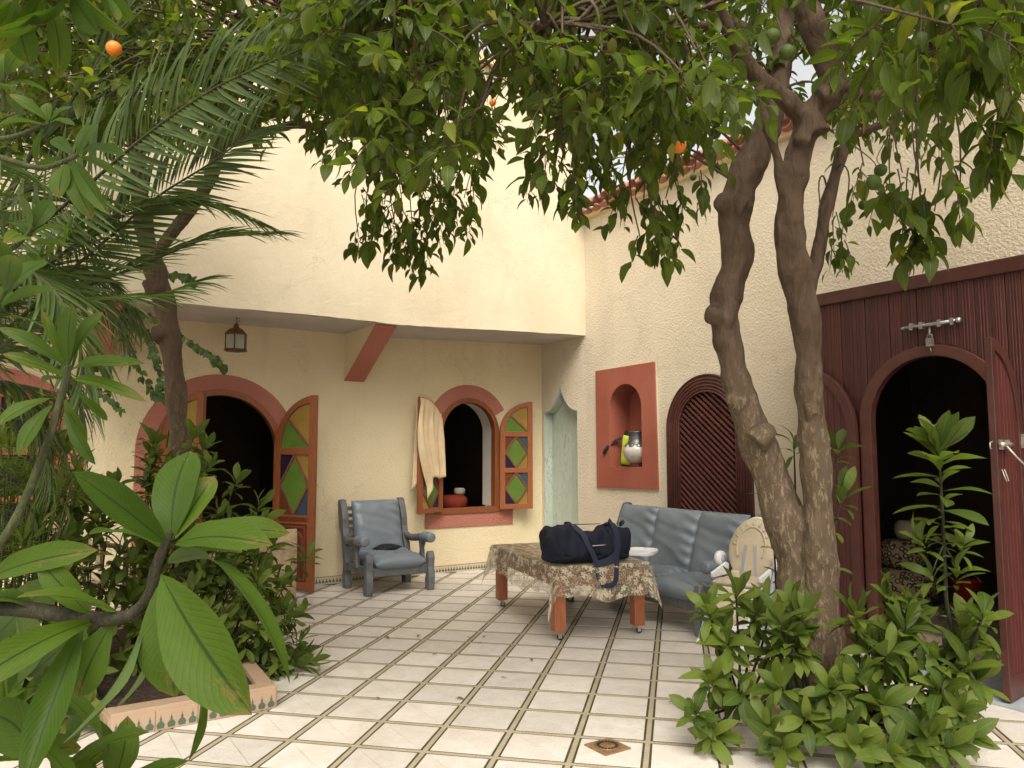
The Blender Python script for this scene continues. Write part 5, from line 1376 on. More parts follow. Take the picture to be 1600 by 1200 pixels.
for k in (0, 1):
    sl = thing('slipper', (6.40 + 0.02 * k, 3.58 + 0.12 * k, 0.152), 'white slipper with dark stripe left on the tiled step of the doorway', 'slipper', 'pair of slippers on the doorway step', rz=R(70 + 10 * k))
    lb('sole', 'white_plastic', lambda mb: mb.extrude([(0.045 * math.cos(a) * (1 - 0.15 * math.sin(a)), 0.12 * math.sin(a), 0.002) for a in np.linspace(0, math.tau, 20, endpoint=False)], (0, 0, 0.02)), sl)
    lb('strap', 'black_cloth', lambda mb: mb.tube([(0.045 * math.cos(a), 0.03, 0.02 + 0.05 * math.sin(a)) for a in np.linspace(0, math.pi, 9)], 0.014, 6, flat=0.4), sl)
bb = MB(); bb.lathe([(0.035, 0), (0.037, 0.03), (0.037, 0.15), (0.016, 0.19), (0.016, 0.21)], (1.98, 7.42, 0.445), 16); tag(bb.build('bottle', 'blue_plastic', None), 'blue plastic bottle standing on the beige upholstered chair', 'bottle')

# ================================================================== TREES AND PLANTS
T_OR = [leaf_tmpl(0.48, 0.42, 6, f, dr, 0.9, wv, tw) for f, dr, wv, tw in ((0.30, 0.25, 0.05, 0.0), (0.15, 0.55, 0.10, 0.3), (0.45, 0.1, 0.0, -0.25), (0.25, 0.8, 0.08, 0.1))]
M_OR = [leaf_mesh('orange_leaf', t, 'leaf_orange_tree') for t in T_OR]
T_SH = [leaf_tmpl(0.34, 0.62, 7, f, dr, 0.75, wv, tw) for f, dr, wv, tw in ((0.25, 0.25, 0.06, 0.0), (0.1, 0.6, 0.1, 0.25), (0.4, 0.05, 0.0, -0.2), (0.2, 0.95, 0.06, 0.1))]
M_SH = [leaf_mesh('shrub_leaf', t, 'leaf_shrub') for t in T_SH]
T_BR = [leaf_tmpl(0.42, 0.63, 12, f, dr, 0.62, wv, tw, 4) for f, dr, wv, tw in ((0.22, 0.35, 0.07, 0.0), (0.15, 0.7, 0.09, 0.2), (0.35, 0.1, 0.05, -0.15), (0.18, 1.1, 0.08, 0.1))]
M_BR = [leaf_mesh('broad_leaf', t, 'leaf_broad') for t in T_BR]
T_PA = [leaf_tmpl(0.048, 0.3, 6, 0.6, dr, 0.7, 0, tw) for dr, tw in ((0.05, 0.0), (0.2, 0.4), (0.4, -0.3))]
M_PA = [leaf_mesh('palm_leaflet', t, 'leaf_palm') for t in T_PA]
T_NA = [leaf_tmpl(0.16, 0.4, 5, 0.3, dr, 0.9, 0.05, tw) for dr, tw in ((0.3, 0.0), (0.8, 0.3), (0.1, -0.3))]
M_NA = [leaf_mesh('narrow_leaf', t, 'leaf_shrub') for t in T_NA]
T_VI = [leaf_tmpl(0.75, 0.32, 5, 0.15, dr, 1.0, 0.1, tw) for dr, tw in ((0.3, 0.0), (0.7, 0.3))]
M_VI = [leaf_mesh('vine_leaf', t, 'leaf_vine') for t in T_VI]
UP = Vector((0, 0, 1))

def shoot(rg, start, d, L, nl, ll, items, twigs, droop=0.8, hangl=0.9, r0=0.0035):
    """a twig that bends down, with alternate leaves hanging off it"""
    p = Vector(start); d = Vector(d).normalized(); pts = [p.copy()]; n = 7
    dirs = []
    for k in range(n):
        d = (d + Vector((0, 0, -1)) * droop / n + rv(rg, 0.12)).normalized(); p = p + d * (L / n); pts.append(p.copy()); dirs.append(d.copy())
    twigs.append((pts, [r0 * (1 - 0.7 * k / n) for k in range(n + 1)]))
    for k in range(nl):
        t = (k + 0.6) / nl * n; i = min(int(t), n - 1)
        b = pts[i].lerp(pts[i + 1], t - i); dd = dirs[i]
        side = dd.cross(UP)
        side = side.normalized() if side.length > 0.05 else dd.orthogonal().normalized()
        a = k * 2.4 + rg.uniform(-0.5, 0.5)
        out = side * math.cos(a) + side.cross(dd) * math.sin(a)
        ld = (dd * 0.55 + out * 0.85 + Vector((0, 0, -1)) * hangl * rg.uniform(-0.1, 1.2) + rv(rg, 0.25)).normalized()
        nr = (UP * 0.8 + out * 0.6 + rv(rg, 0.6))
        if abs(ld.z) > 0.9: nr = out + rv(rg, 0.4)
        items.append((rg.randrange(4), leaf_matrix(b + out * 0.006, ld, nr, ll * rg.uniform(0.5, 1.3), rg.uniform(0.75, 1.15))))
def twig_mesh(name, twigs, parent, mat='bark_twig', n=4):
    mb = MB()
    for pts, rad in twigs: mb.tube(pts, rad, n, cap=False)
    return mb.build(name, mat, parent, kind='stuff')
gnarl = bpy.data.textures.new('gnarl', 'CLOUDS'); gnarl.noise_scale = 0.16; gnarl.noise_depth = 3
def trunk(name, paths, parent, knobs=(), voxel=0.011, mat='bark'):
    """paths: lists of (u, v, depth, width in photo pixels); all limbs are fused into one skin"""
    mb = MB(); allp = []
    for si, pxs in enumerate(paths):
        pts, rad = spline([(W(u, v, d), w * d / FPX / 2 * 0.83) for u, v, d, w in pxs], 6)
        rad = [r_ * (1 + 0.07 * math.sin(k * 0.9 + si * 2.1)) for k, r_ in enumerate(rad)]
        mb.tube(pts, rad, 14, wob=0.16, seed=si + 1); allp.append(pts)
    for u, v, d, w, dirx, dirz in knobs:
        c = W(u, v, d); r_ = w * d / FPX / 2; dk = (Vector((CY, -SY, 0)) * dirx + UP * dirz).normalized()
        mb.tube([c - dk * r_ * 2.2, c - dk * r_ * 0.9, c, c + dk * r_ * 0.3], [r_ * 1.5, r_ * 1.15, r_ * 0.85, r_ * 0.45], 12, wob=0.35, seed=int(u))
    o = mb.build(name, mat, parent)
    md = o.modifiers.new('fuse', 'REMESH'); md.mode = 'VOXEL'; md.voxel_size = voxel; md.use_smooth_shade = True
    md = o.modifiers.new('soften', 'SMOOTH'); md.factor = 0.5; md.iterations = 9
    md = o.modifiers.new('gnarl', 'DISPLACE'); md.texture = gnarl; md.texture_coords = 'LOCAL'; md.strength = 0.022; md.mid_level = 0.55
    return allp

# canopy lower edge in the photograph (u, v)
EDGE = [(-400, 330), (0, 330), (200, 300), (360, 270), (400, 245), (450, 255), (500, 285), (555, 275), (572, 395), (655, 435), (735, 390), (765, 270), (800, 205), (830, 300), (900, 370), (955, 330), (985, 350), (1030, 360), (1060, 335), (1110, 310), (1150, 225), (1195, 210), (1240, 240), (1290, 330), (1330, 310), (1380, 280), (1440, 290), (1490, 280), (1520, 235), (1600, 205), (2000, 200)]
def edge(u):
    for (a, va), (b, vb) in zip(EDGE, EDGE[1:]):
        if a <= u <= b: return va + (vb - va) * (u - a) / (b - a)
    return 300
def crown(rg, n, ub, vb, db, items, twigs, ll=0.092, L=(0.2, 0.38), nl=(8, 13), limbs=None, drop=55):
    made = 0
    for _ in range(n * 6):
        if made >= n: break
        u, v = rg.uniform(*ub), rg.uniform(*vb)
        d = rg.uniform(*db)
        reach = 0.42 * FPX / d                       # how far a hanging shoot reaches below its start
        if v > edge(u) - reach * 0.92: continue
        s = W(u, v, d)
        if d < 4.75 and any(abs(u - tu) < 46 and tv - 0.30 * FPX / d < v < tv + 40 for tu, tv in TRUNKS): continue
        if s.z < 2.2 or s.x > XR - 0.35 or s.y > 7.2: continue
        dr = Vector((rg.uniform(-1, 1), rg.uniform(-1, 1), rg.uniform(-0.3, 0.5)))
        shoot(rg, s, dr, rg.uniform(*L), rg.randint(*nl), ll, items, twigs, droop=rg.uniform(0.7, 1.8))
        made += 1
        if limbs and rg.random() < 0.3:              # carrying branchlet back to the nearest limb
            q = min(limbs, key=lambda p: (p - s).length_squared)
            if (q - s).length < 2.2:
                m1 = q.lerp(s, 0.5) + Vector((0, 0, 0.12)) + rv(rg, 0.1)
                pts, rad = spline([(q, 0.012), (m1, 0.008), (s, 0.0045)], 4)
                twigs.append((pts, rad))
TRUNKS = ((1222, 150), (1184, 122), (1152, 72), (1122, 15), (1305, 145), (1290, 100), (1276, 55), (1258, 0), (1250, 230), (1238, 300), (1184, 232), (1165, 280), (1205, 170), (1140, 330), (1270, 190))
fruit_mb = MB(); fruit_mb.lathe([(0.001, -1.0), (0.35, -0.93), (0.72, -0.68), (0.95, -0.28), (1.0, 0.05), (0.9, 0.45), (0.62, 0.78), (0.25, 0.93), (0.06, 0.90), (0.001, 0.9)], (0, 0, 0), 14)
def fruit_mesh(mat):
    me = bpy.data.meshes.new('fruit'); me.from_pydata([tuple(v) for v in fruit_mb.v], [], fruit_mb.f)
    me.polygons.foreach_set('use_smooth', [True] * len(fruit_mb.f)); me.materials.append(MATS[mat]); return me
F_G, F_O = fruit_mesh('fruit_green'), fruit_mesh('fruit_orange')
def fruits(rg, lst, parent, twigs):
    for u, v, w, ripe in lst:
        if v > edge(u) + 60: continue
        rad = rg.uniform(0.029, 0.034) if not ripe else 0.035
        d = 2 * rad * FPX / w
        c = W(u, v, d)
        o = inst('fruit', F_O if ripe else F_G, parent, Matrix.Translation(c) @ Matrix.Rotation(rg.uniform(0, 6), 4, 'Z') @ Matrix.Rotation(rg.uniform(-0.3, 0.3), 4, 'X') @ Matrix.Scale(rad, 4))
        pts, r_ = spline([(c + Vector((0, 0, rad * 0.85)), 0.002), (c + Vector((rg.uniform(-0.02, 0.02), rg.uniform(-0.02, 0.02), 0.07)), 0.002), (c + Vector((rg.uniform(-0.06, 0.06), rg.uniform(-0.06, 0.06), 0.17)), 0.003)], 4)
        twigs.append((pts, r_))

# ---- forked orange tree on the right
rg = random.Random(21)
tree1 = thing('orange_tree', (3.86, 2.82, 0), 'orange tree with two thick leaning trunks rising from the shrub bed', 'tree')
ps = trunk('trunk', [
    [(1284, 1160, 4.45, 96), (1286, 1050, 4.45, 76), (1283, 930, 4.45, 70), (1279, 800, 4.43, 58), (1271, 690, 4.42, 54), (1263, 590, 4.40, 50), (1262, 520, 4.38, 52), (1246, 440, 4.36, 62), (1234, 385, 4.34, 60), (1236, 310, 4.32, 50), (1250, 235, 4.30, 50), (1270, 180, 4.30, 54), (1299, 142, 4.28, 50), (1296, 105, 4.27, 48), (1276, 55, 4.26, 50), (1258, 0, 4.25, 50), (1236, -90, 4.2, 44), (1200, -220, 4.1, 34)],
    [(1262, 1140, 4.55, 92), (1262, 1020, 4.55, 79), (1254, 930, 4.55, 77), (1236, 850, 4.56, 74), (1206, 750, 4.58, 70), (1172, 660, 4.60, 63), (1148, 585, 4.62, 52), (1135, 520, 4.64, 52), (1134, 465, 4.66, 57), (1152, 405, 4.68, 59), (1147, 345, 4.70, 61), (1158, 290, 4.72, 63), (1184, 232, 4.76, 59), (1208, 170, 4.82, 48), (1222, 80, 4.9, 40), (1232, -40, 5.0, 35), (1250, -160, 5.0, 26)],
    [(1258, 190, 4.3, 38), (1222, 150, 4.25, 34), (1184, 122, 4.18, 34), (1152, 72, 4.1, 32), (1122, 15, 4.0, 30), (1080, -60, 3.8, 26), (1010, -160, 3.5, 20)],
    [(1183, 135, 4.16, 18), (1196, 190, 4.2, 20), (1214, 245, 4.26, 20), (1224, 300, 4.3, 24), (1232, 330, 4.32, 24)],
    [(1258, 480, 4.40, 30), (1278, 400, 4.46, 28), (1290, 330, 4.5, 26), (1308, 265, 4.52, 24), (1330, 215, 4.5, 18), (1400, 190, 4.3, 12)],
    [(1290, 120, 4.27, 22), (1370, 150, 4.1, 20), (1428, 103, 3.9, 20), (1480, 52, 3.75, 20), (1535, -15, 3.6, 18), (1600, -90, 3.4, 14)]],
    tree1, ((1106, 490, 4.62, 34, -1, 0.25), (1122, 312, 4.68, 36, -0.9, 0.5), (1203, 668, 4.48, 32, 0.5, 0.5), (1264, 176, 4.24, 34, -0.1, 0.6), (1306, 146, 4.22, 24, 0.9, 0.2), (1243, 215, 4.22, 20, -0.8, 0.2), (1278, 640, 4.36, 20, 0.6, 0.1), (1140, 620, 4.56, 22, -0.3, 0.2)))
lim = [p for q in ps for p in q if p.z > 2.9]
ps = trunk('limb', [
    [(1175, 115, 4.18, 16), (1130, 45, 4.0, 14), (1075, 42, 3.8, 13), (1030, 50, 3.6, 12), (940, 30, 3.3, 10), (850, 40, 3.1, 8)],
    [(1080, -60, 3.8, 20), (900, -90, 3.4, 15), (740, -60, 3.2, 11), (600, -20, 3.1, 8)],
    [(1222, 80, 4.9, 22), (1100, 20, 5.0, 17), (960, 60, 5.0, 13), (820, 60, 4.9, 10), (690, 140, 4.8, 8)],
    [(1236, -90, 4.2, 24), (1400, -120, 4.2, 16), (1520, -60, 4.2, 10)]], tree1, voxel=0.007)
lim += [p for q in ps for p in q]
items, twigs = [], []
crown(rg, 300, (470, 1130), (-90, 230), (2.8, 3.8), items, twigs, limbs=lim, ll=0.094)
crown(rg, 300, (500, 1240), (-120, 260), (3.6, 4.9), items, twigs, limbs=lim)
crown(rg, 40, (560, 760), (120, 380), (4.3, 5.2), items, twigs, limbs=lim, L=(0.2, 0.36))
crown(rg, 30, (840, 1110), (100, 400), (3.4, 4.4), items, twigs, limbs=lim, L=(0.2, 0.36), nl=(7, 11))
crown(rg, 230, (1170, 1680), (-120, 300), (3.3, 4.9), items, twigs, limbs=lim)
crown(rg, 44, (1300, 1640), (-60, 240), (2.4, 3.2), items, twigs, limbs=lim, ll=0.118)
crown(rg, 14, (1270, 1340), (300, 420), (4.2, 4.5), items, twigs, limbs=lim, L=(0.15, 0.26), nl=(6, 9))
crown(rg, 20, (1400, 1530), (180, 370), (3.2, 3.9), items, twigs, limbs=lim, L=(0.2, 0.32), nl=(6, 9))
crown(rg, 15, (300, 1700), (-480, -90), (2.8, 4.8), items, twigs, limbs=lim)          # the crown goes on above the picture
crown(rg, 170, (1060, 1440), (-110, 190), (4.95, 5.8), items, twigs, limbs=lim)
for u, v, d, L in ((985, 300, 3.6, 0.26), (1005, 330, 3.6, 0.24), (1025, 340, 3.5, 0.26), (1040, 310, 3.7, 0.26), (970, 290, 3.8, 0.22), (1060, 290, 3.8, 0.2), (1015, 300, 3.9, 0.3), (1000, 370, 3.6, 0.14), (1085, 270, 3.9, 0.2), (955, 260, 3.6, 0.15), (1030, 372, 3.6, 0.14),
                   (575, 300, 4.8, 0.3), (600, 320, 4.9, 0.3), (590, 340, 4.7, 0.22), (630, 330, 4.8, 0.32), (655, 345, 4.8, 0.32), (680, 330, 4.9, 0.3), (705, 320, 4.8, 0.25), (725, 310, 4.9, 0.25), (645, 360, 4.7, 0.28), (615, 350, 4.9, 0.22), (690, 350, 4.7, 0.18), (580, 260, 4.6, 0.3), (610, 280, 4.5, 0.3), (740, 290, 4.8, 0.25), (720, 260, 4.6, 0.3), (660, 290, 4.6, 0.3), (700, 280, 4.7, 0.3), (570, 350, 4.8, 0.18), (560, 370, 4.9, 0.1), (625, 380, 4.8, 0.2), (665, 385, 4.8, 0.18),
                   (855, 220, 3.2, 0.25), (840, 240, 3.3, 0.2), (880, 250, 3.3, 0.22), (905, 260, 3.2, 0.22), (870, 285, 3.3, 0.12), (895, 300, 3.2, 0.12),
                   (1300, 340, 4.4, 0.22), (1315, 370, 4.4, 0.18), (1290, 385, 4.4, 0.16), (1410, 270, 3.4, 0.25), (1440, 300, 3.4, 0.25), (1460, 330, 3.4, 0.2), (1420, 340, 3.4, 0.2), (1390, 290, 3.5, 0.2), (1445, 365, 3.4, 0.14), (1500, 300, 3.3, 0.2), (1480, 250, 3.3, 0.25), (1530, 180, 2.7, 0.2), (1560, 190, 2.6, 0.2), (1580, 150, 2.6, 0.22), (1545, 110, 2.7, 0.25), (1350, 260, 3.8, 0.25)):
    for q in range(2):
        shoot(rg, W(u + rg.uniform(-10, 10), v + rg.uniform(-10, 10), d), (rg.uniform(-0.5, 0.5), rg.uniform(-0.5, 0.5), -0.5), L, max(4, int(L * 30)), 0.118 if u > 1350 else 0.10, items, twigs, droop=1.2)
    m0 = W(u + rg.uniform(-20, 20), v - 90, d); q = min(lim, key=lambda p: (p - m0).length_squared); m1 = m0.lerp(q, 0.5) + Vector((0, 0, 0.1))
    twigs.append(spline([(q, 0.007), (m1, 0.005), (m0, 0.004), (W(u, v, d), 0.003)], 4))
fruits(rg, [(1060, 227, 25, 1), (1040, 233, 17, 0), (1079, 224, 15, 0), (1207, 57, 25, 0), (1230, 82, 25, 0), (1325, 48, 18, 0), (1340, 42, 18, 0), (1363, 55, 16, 0), (1378, 64, 16, 0), (1376, 266, 20, 0), (1365, 285, 24, 0), (1349, 320, 16, 0), (1329, 330, 16, 0), (1326, 348, 13, 0), (1518, 210, 15, 0), (1506, 220, 14, 0), (1538, 216, 11, 0), (1408, 14, 22, 0), (1488, 65, 20, 0), (1547, 55, 16, 1),
            (1377, 322, 13, 1), (1083, 277, 11, 0), (617, 118, 20, 0), (622, 232, 22, 0), (641, 218, 24, 0), (557, 205, 24, 0), (566, 255, 22, 0), (582, 240, 20, 0), (711, 180, 20, 0), (826, 118, 22, 0), (858, 292, 20, 0), (917, 235, 18, 1), (606, 297, 17, 0), (660, 434, 13, 0), (645, 433, 12, 0), (1128, 118, 20, 0), (1117, 208, 20, 0), (1106, 240, 18, 0), (766, 138, 20, 0), (880, 90, 22, 0), (952, 130, 22, 0), (1010, 150, 20, 0), (905, 205, 18, 0), (770, 160, 12, 1), (700, 60, 22, 0), (1455, 80, 18, 0), (1290, 30, 18, 0)], tree1, twigs)
twig_mesh('twigs', twigs, tree1)
place_leaves(T_OR, M_OR, items, 'leaf_orange_tree', tree1)

# ---- slender orange tree in the left bed
tree2 = thing('orange_tree', (1.12, 6.35, 0), 'slender curved orange tree growing from the left bed behind the palm fronds', 'tree')
ps = trunk('trunk', [
    [(286, 1010, 6.0, 54), (287, 880, 6.0, 43), (286, 760, 6.0, 39), (281, 680, 6.0, 37), (273, 600, 5.98, 38), (266, 530, 5.96, 38), (259, 480, 5.95, 38), (244, 430, 5.92, 41), (228, 370, 5.9, 34), (219, 300, 5.85, 31), (211, 200, 5.8, 28), (203, 100, 5.75, 25), (198, 0, 5.7, 23), (190, -120, 5.6, 18)],
    [(236, 405, 5.9, 24), (280, 350, 5.8, 24), (325, 285, 5.7, 25), (352, 215, 5.6, 27), (400, 185, 5.5, 28), (440, 165, 5.4, 28), (492, 140, 5.2, 24), (560, 100, 5.0, 17), (650, 60, 4.8, 11)],
    [(345, 225, 5.6, 20), (420, 205, 5.5, 19), (475, 195, 5.5, 17), (540, 230, 5.4, 13), (600, 300, 5.3, 9)],
    [(214, 240, 5.82, 24), (262, 190, 5.7, 22), (330, 175, 5.5, 21), (385, 130, 5.3, 19), (440, 60, 5.0, 15), (500, -40, 4.8, 11)],
    [(205, 130, 5.75, 18), (150, 60, 5.6, 15), (80, 0, 5.4, 11), (20, -60, 5.2, 9)],
    [(200, 60, 5.7, 16), (270, -10, 5.6, 13), (360, -60, 5.5, 10)]], tree2, ((252, 445, 5.86, 22, 0.9, 0.3), (262, 520, 5.9, 20, 0.9, 0.1)), voxel=0.012)
lim2 = [p for q in ps for p in q if p.z > 2.7]
items, twigs = [], []
crown(rg, 380, (-80, 620), (-120, 280), (4.9, 6.4), items, twigs, limbs=lim2)
crown(rg, 280, (-60, 600), (-150, 200), (3.6, 5.0), items, twigs, limbs=lim2)
crown(rg, 150, (-40, 330), (-60, 260), (4.2, 6.2), items, twigs, limbs=lim2)
crown(rg, 40, (340, 560), (120, 275), (4.6, 5.6), items, twigs, limbs=lim2, L=(0.18, 0.3))
crown(rg, 8, (-300, 500), (-420, -110), (4.0, 6.0), items, twigs, limbs=lim2)
fruits(rg, [(178, 76, 24, 1), (252, 20, 12, 1), (378, 72, 14, 1), (30, 50, 16, 0), (53, 112, 18, 0), (238, 84, 16, 0), (172, 95, 18, 0), (120, 125, 18, 0), (336, 60, 15, 0), (430, 160, 14, 0), (490, 218, 15, 0), (150, 45, 17, 0), (330, 48, 14, 0)], tree2, twigs)
twig_mesh('twigs', twigs, tree2)
place_leaves(T_OR, M_OR, items, 'leaf_orange_tree', tree2)

# ---- palm at the left edge
palm = thing('palm', (W(-150, 700, 3.9).x, W(-150, 700, 3.9).y, 0), 'young date palm with long feathery fronds arching in from the left', 'palm')
pc = W(-120, 560, 3.9)
mb = MB(); base = ORIG[palm]; pts, rad = spline([(base, 0.16), (base.lerp(pc, 0.5) + Vector((0.03, 0.02, 0)), 0.15), (pc, 0.13), (pc + Vector((0, 0, 0.15)), 0.06)], 8)
mb.tube(pts, [r_ * (1 + 0.12 * (k % 2)) for k, r_ in enumerate(rad)], 12, wob=0.15); mb.build('trunk', 'palm_bark', palm)
items = []
def frond(path, lf, n, spread=0.75, ang=0.9, hang=0.25, up=None, seed=0, r0=0.014, lo=0.12):
    rg = random.Random(seed)
    P_ = [(W(*p) if not isinstance(p, Vector) else p, 1) for p in path]
    pts, _ = spline(P_, 10); m_ = len(pts)
    mb = MB(); mb.tube(pts, [r0 * (1 - 0.85 * k / m_) + 0.002 for k in range(m_)], 7, flat=0.7); mb.build('rachis', 'stem_green', palm)
    for k in range(n):
        t = lo + (1 - lo) * k / n; i = min(int(t * (m_ - 1)), m_ - 2)
        b = pts[i].lerp(pts[i + 1], t * (m_ - 1) - i); d = (pts[i + 1] - pts[i]).normalized()
        upv = Vector(up) if up else UP
        side = d.cross(upv).normalized(); nn = side.cross(d)
        for s in (-1, 1):
            L = lf * (0.55 + 0.45 * math.sin(math.pi * min(1, 0.15 + t * 0.8))) * rg.uniform(0.85, 1.1)
            a = ang * (1 - 0.45 * t) + rg.uniform(-0.08, 0.08)
            ld = d * math.cos(a) + (side * s * spread + nn * (1 - spread) * 1.2) * math.sin(a) + Vector((0, 0, -hang * rg.uniform(0.5, 1.2))) + rv(rg, 0.06)
            items.append((rg.randrange(3), leaf_matrix(b, ld, nn + rv(rg, 0.3), L, rg.uniform(0.9, 1.2))))
toCam = Vector((-SY, -CY, 0.15))
frond([pc, (-40, 440, 3.8), (60, 355, 3.7), (140, 287, 3.55), (230, 210, 3.4), (320, 147, 3.25), (415, 100, 3.1), (540, 50, 2.95)], 0.42, 89, 0.85, 1.15, 0.02, up=toCam, seed=1)
frond([pc, (0, 520, 3.8), (90, 440, 3.75), (175, 367, 3.7), (245, 308, 3.65), (330, 254, 3.6), (395, 205, 3.55)], 0.40, 72, 0.85, 1.1, 0.0, up=toCam, seed=2)
frond([pc, (20, 520, 3.9), (120, 455, 3.9), (224, 413, 3.9), (322, 374, 3.95), (420, 366, 4.0)], 0.36, 66, 0.9, 0.8, 0.05, up=(0.1, -0.3, 1), seed=3)
frond([pc, (-20, 470, 3.7), (80, 410, 3.65), (170, 340, 3.6), (260, 318, 3.6), (330, 322, 3.6), (395, 345, 3.65)], 0.36, 66, 0.9, 0.9, 0.12, up=(0.2, -0.4, 1), seed=4)
frond([pc, (-30, 560, 3.7), (60, 500, 3.6), (150, 470, 3.6), (240, 462, 3.65), (310, 440, 3.7)], 0.34, 58, 0.9, 0.95, 0.2, up=(0, -0.3, 1), seed=5)
frond([pc, (-60, 430, 3.9), (0, 330, 3.95), (50, 240, 4.0), (108, 175, 4.0), (160, 85, 4.0), (208, -5, 4.0), (270, -110, 4.0)], 0.34, 43, 0.9, 0.35, 0.0, up=toCam, seed=6, r0=0.024, lo=0.45)
frond([pc, (-80, 480, 3.6), (0, 420, 3.4), (70, 440, 3.3), (120, 520, 3.2), (130, 600, 3.2)], 0.4, 63, 0.9, 0.9, 0.35, seed=7)
frond([pc, (-100, 500, 3.8), (-40, 380, 3.9), (40, 300, 4.0), (110, 300, 4.1), (170, 340, 4.2)], 0.44, 63, 0.9, 1.0, 0.45, seed=8)
frond([pc, (-100, 540, 4.2), (0, 470, 4.5), (90, 440, 4.7), (160, 470, 4.9), (200, 540, 5.0)], 0.42, 63, 0.9, 1.0, 0.5, seed=9)
frond([pc, (-160, 460, 3.6), (-120, 340, 3.4), (-60, 260, 3.2), (0, 250, 3.1)], 0.42, 49, 0.9, 1.0, 0.4, seed=10)
frond([pc, (-60, 520, 4.4), (30, 440, 4.8), (100, 420, 5.0), (170, 440, 5.1), (215, 500, 5.2)], 0.45, 60, 0.9, 1.0, 0.5, seed=19)
frond([pc, (-80, 560, 4.2), (0, 540, 4.4), (70, 560, 4.5), (120, 620, 4.6), (130, 690, 4.6)], 0.42, 60, 0.9, 1.0, 0.4, seed=20)
frond([pc, (-90, 470, 4.3), (-20, 380, 4.6), (50, 330, 4.8), (120, 360, 5.0), (165, 430, 5.1)], 0.46, 60, 0.9, 1.0, 0.5, seed=21)
frond([pc, (-60, 600, 4.0), (20, 600, 4.0), (60, 660, 4.0), (70, 740, 4.0)], 0.40, 50, 0.9, 1.0, 0.4, seed=22)
frond([pc, (-110, 440, 4.2), (-60, 300, 4.4), (0, 220, 4.5), (60, 210, 4.6), (120, 260, 4.7)], 0.46, 60, 0.9, 1.0, 0.5, seed=23)
place_leaves(T_PA, M_PA, items, 'leaf_palm', palm, leaf='leaflet', crown='leaflets')

# ---- whorled shrubs
def whorl(rg, c, axis, n, L, items, T, tiers=2, flat=0.55, base=0):
    axis = Vector(axis).normalized(); x = axis.orthogonal().normalized(); y = axis.cross(x)
    a0 = rg.uniform(0, 6)
    for k in range(n):
        t = k / n
        a = a0 + k * 2.399
        el = 1.25 - 1.5 * t * (0.75 + 0.5 * flat) + rg.uniform(-0.15, 0.15)        # young leaves stand up, old ones sag
        out = x * math.cos(a) + y * math.sin(a)
        d = out * math.cos(el) + axis * math.sin(el)
        b = c - axis * (0.055 * L / 0.17 * t * 2.0) + out * 0.004
        items.append((base + rg.randrange(T), leaf_matrix(b, d, axis * 1.0 + out * math.sin(el) * 0.5 + rv(rg, 0.25), L * rg.uniform(0.75, 1.12) * (0.72 + 0.4 * math.sin(math.pi * min(1, t + 0.25))), rg.uniform(0.85, 1.15))))
def shrub(name, root, heads, label, T=T_SH, Mh=M_SH, leafmat_='leaf_shrub', L=0.17, n=(11, 16), seed=0, stem='stem_dark', r0=0.009, group='leafy shrubs with whorled leaves', sub=True, cat='shrub'):
    """heads: (u, v, depth) whorl centres; stems run from the root"""
    rg = random.Random(seed); root = Vector(root)
    sh_ = thing(name, root, label, cat, group)
    items = []
    for h in heads:
        c = W(*h[:3]); 
        off = Vector((c.x - root.x, c.y - root.y, 0))
        m1 = root.lerp(c, 0.4) + Vector((off.x * 0.12, off.y * 0.12, 0)) + rv(rg, 0.03); m1.z = root.z + (c.z - root.z) * 0.35
        m2 = root.lerp(c, 0.75) + rv(rg, 0.03)
        pts, rad = spline([(root + Vector((off.x * 0.1, off.y * 0.1, 0)), r0), (m1, r0 * 0.85), (m2, r0 * 0.7), (c, r0 * 0.5)], 6)
        mb = MB(); mb.tube(pts, rad, 6, wob=0.1); mb.build('stem', stem, sh_)
        ax = (c - m2).normalized() + UP * 0.6
        whorl(rg, c, ax, rg.randint(*n), L * rg.uniform(0.85, 1.1), items, len(T))
        if sub:                                              # older leaves down the stem
            for q in range(rg.randint(3, 7) * int(sub)):
                t = rg.uniform(0.45 if sub == 2 else 0.55, 0.97); i = int(t * (len(pts) - 1)); out = rv(rg); out.z *= 0.3; out.normalize()
                items.append((rg.randrange(len(T)), leaf_matrix(pts[i], out + Vector((0, 0, rg.uniform(-0.7, 0.3))), UP + rv(rg, 0.3), L * rg.uniform(0.7, 1.0))))
    place_leaves(T, Mh, items, leafmat_, sh_, crown='foliage')
    return sh_
def hd(seed, n, u0, u1, v0, v1, d0, d1):
    rq = random.Random(seed); return [(rq.uniform(u0, u1), rq.uniform(v0, v1), rq.uniform(d0, d1)) for _ in range(n)]
def gxy(u, v, z=0.08): p = onZ(u, v, z); return p
GR = 'whorled shrubs in the bed round the forked tree'
G1 = (3.62, 2.95, 0.07)
shrub('shrub', (3.55, 3.1, 0.07), [(1106, 953, 4.0), (1180, 958, 4.1), (1150, 930, 4.1), (1138, 1005, 4.0), (1125, 985, 4.15), (1200, 950, 4.2), (1112, 1061, 3.9), (1085, 1112, 3.8), (1160, 1080, 3.9), (1110, 1150, 3.8), (1210, 1010, 4.1)], 'bushy whorled shrub in front of the high chair, left of the forked trunks', seed=31, group=GR)
shrub('shrub', (3.6, 2.65, 0.07), hd(79, 4, 1200, 1310, 930, 1030, 3.9, 4.1) + [(1222, 1072, 3.8), (1240, 1000, 3.95), (1256, 1120, 3.7), (1299, 1075, 3.7), (1200, 1130, 3.7), (1310, 1140, 3.6), (1220, 1165, 3.65)], 'dense low shrub hiding the foot of the forked orange tree', seed=32, group=GR)
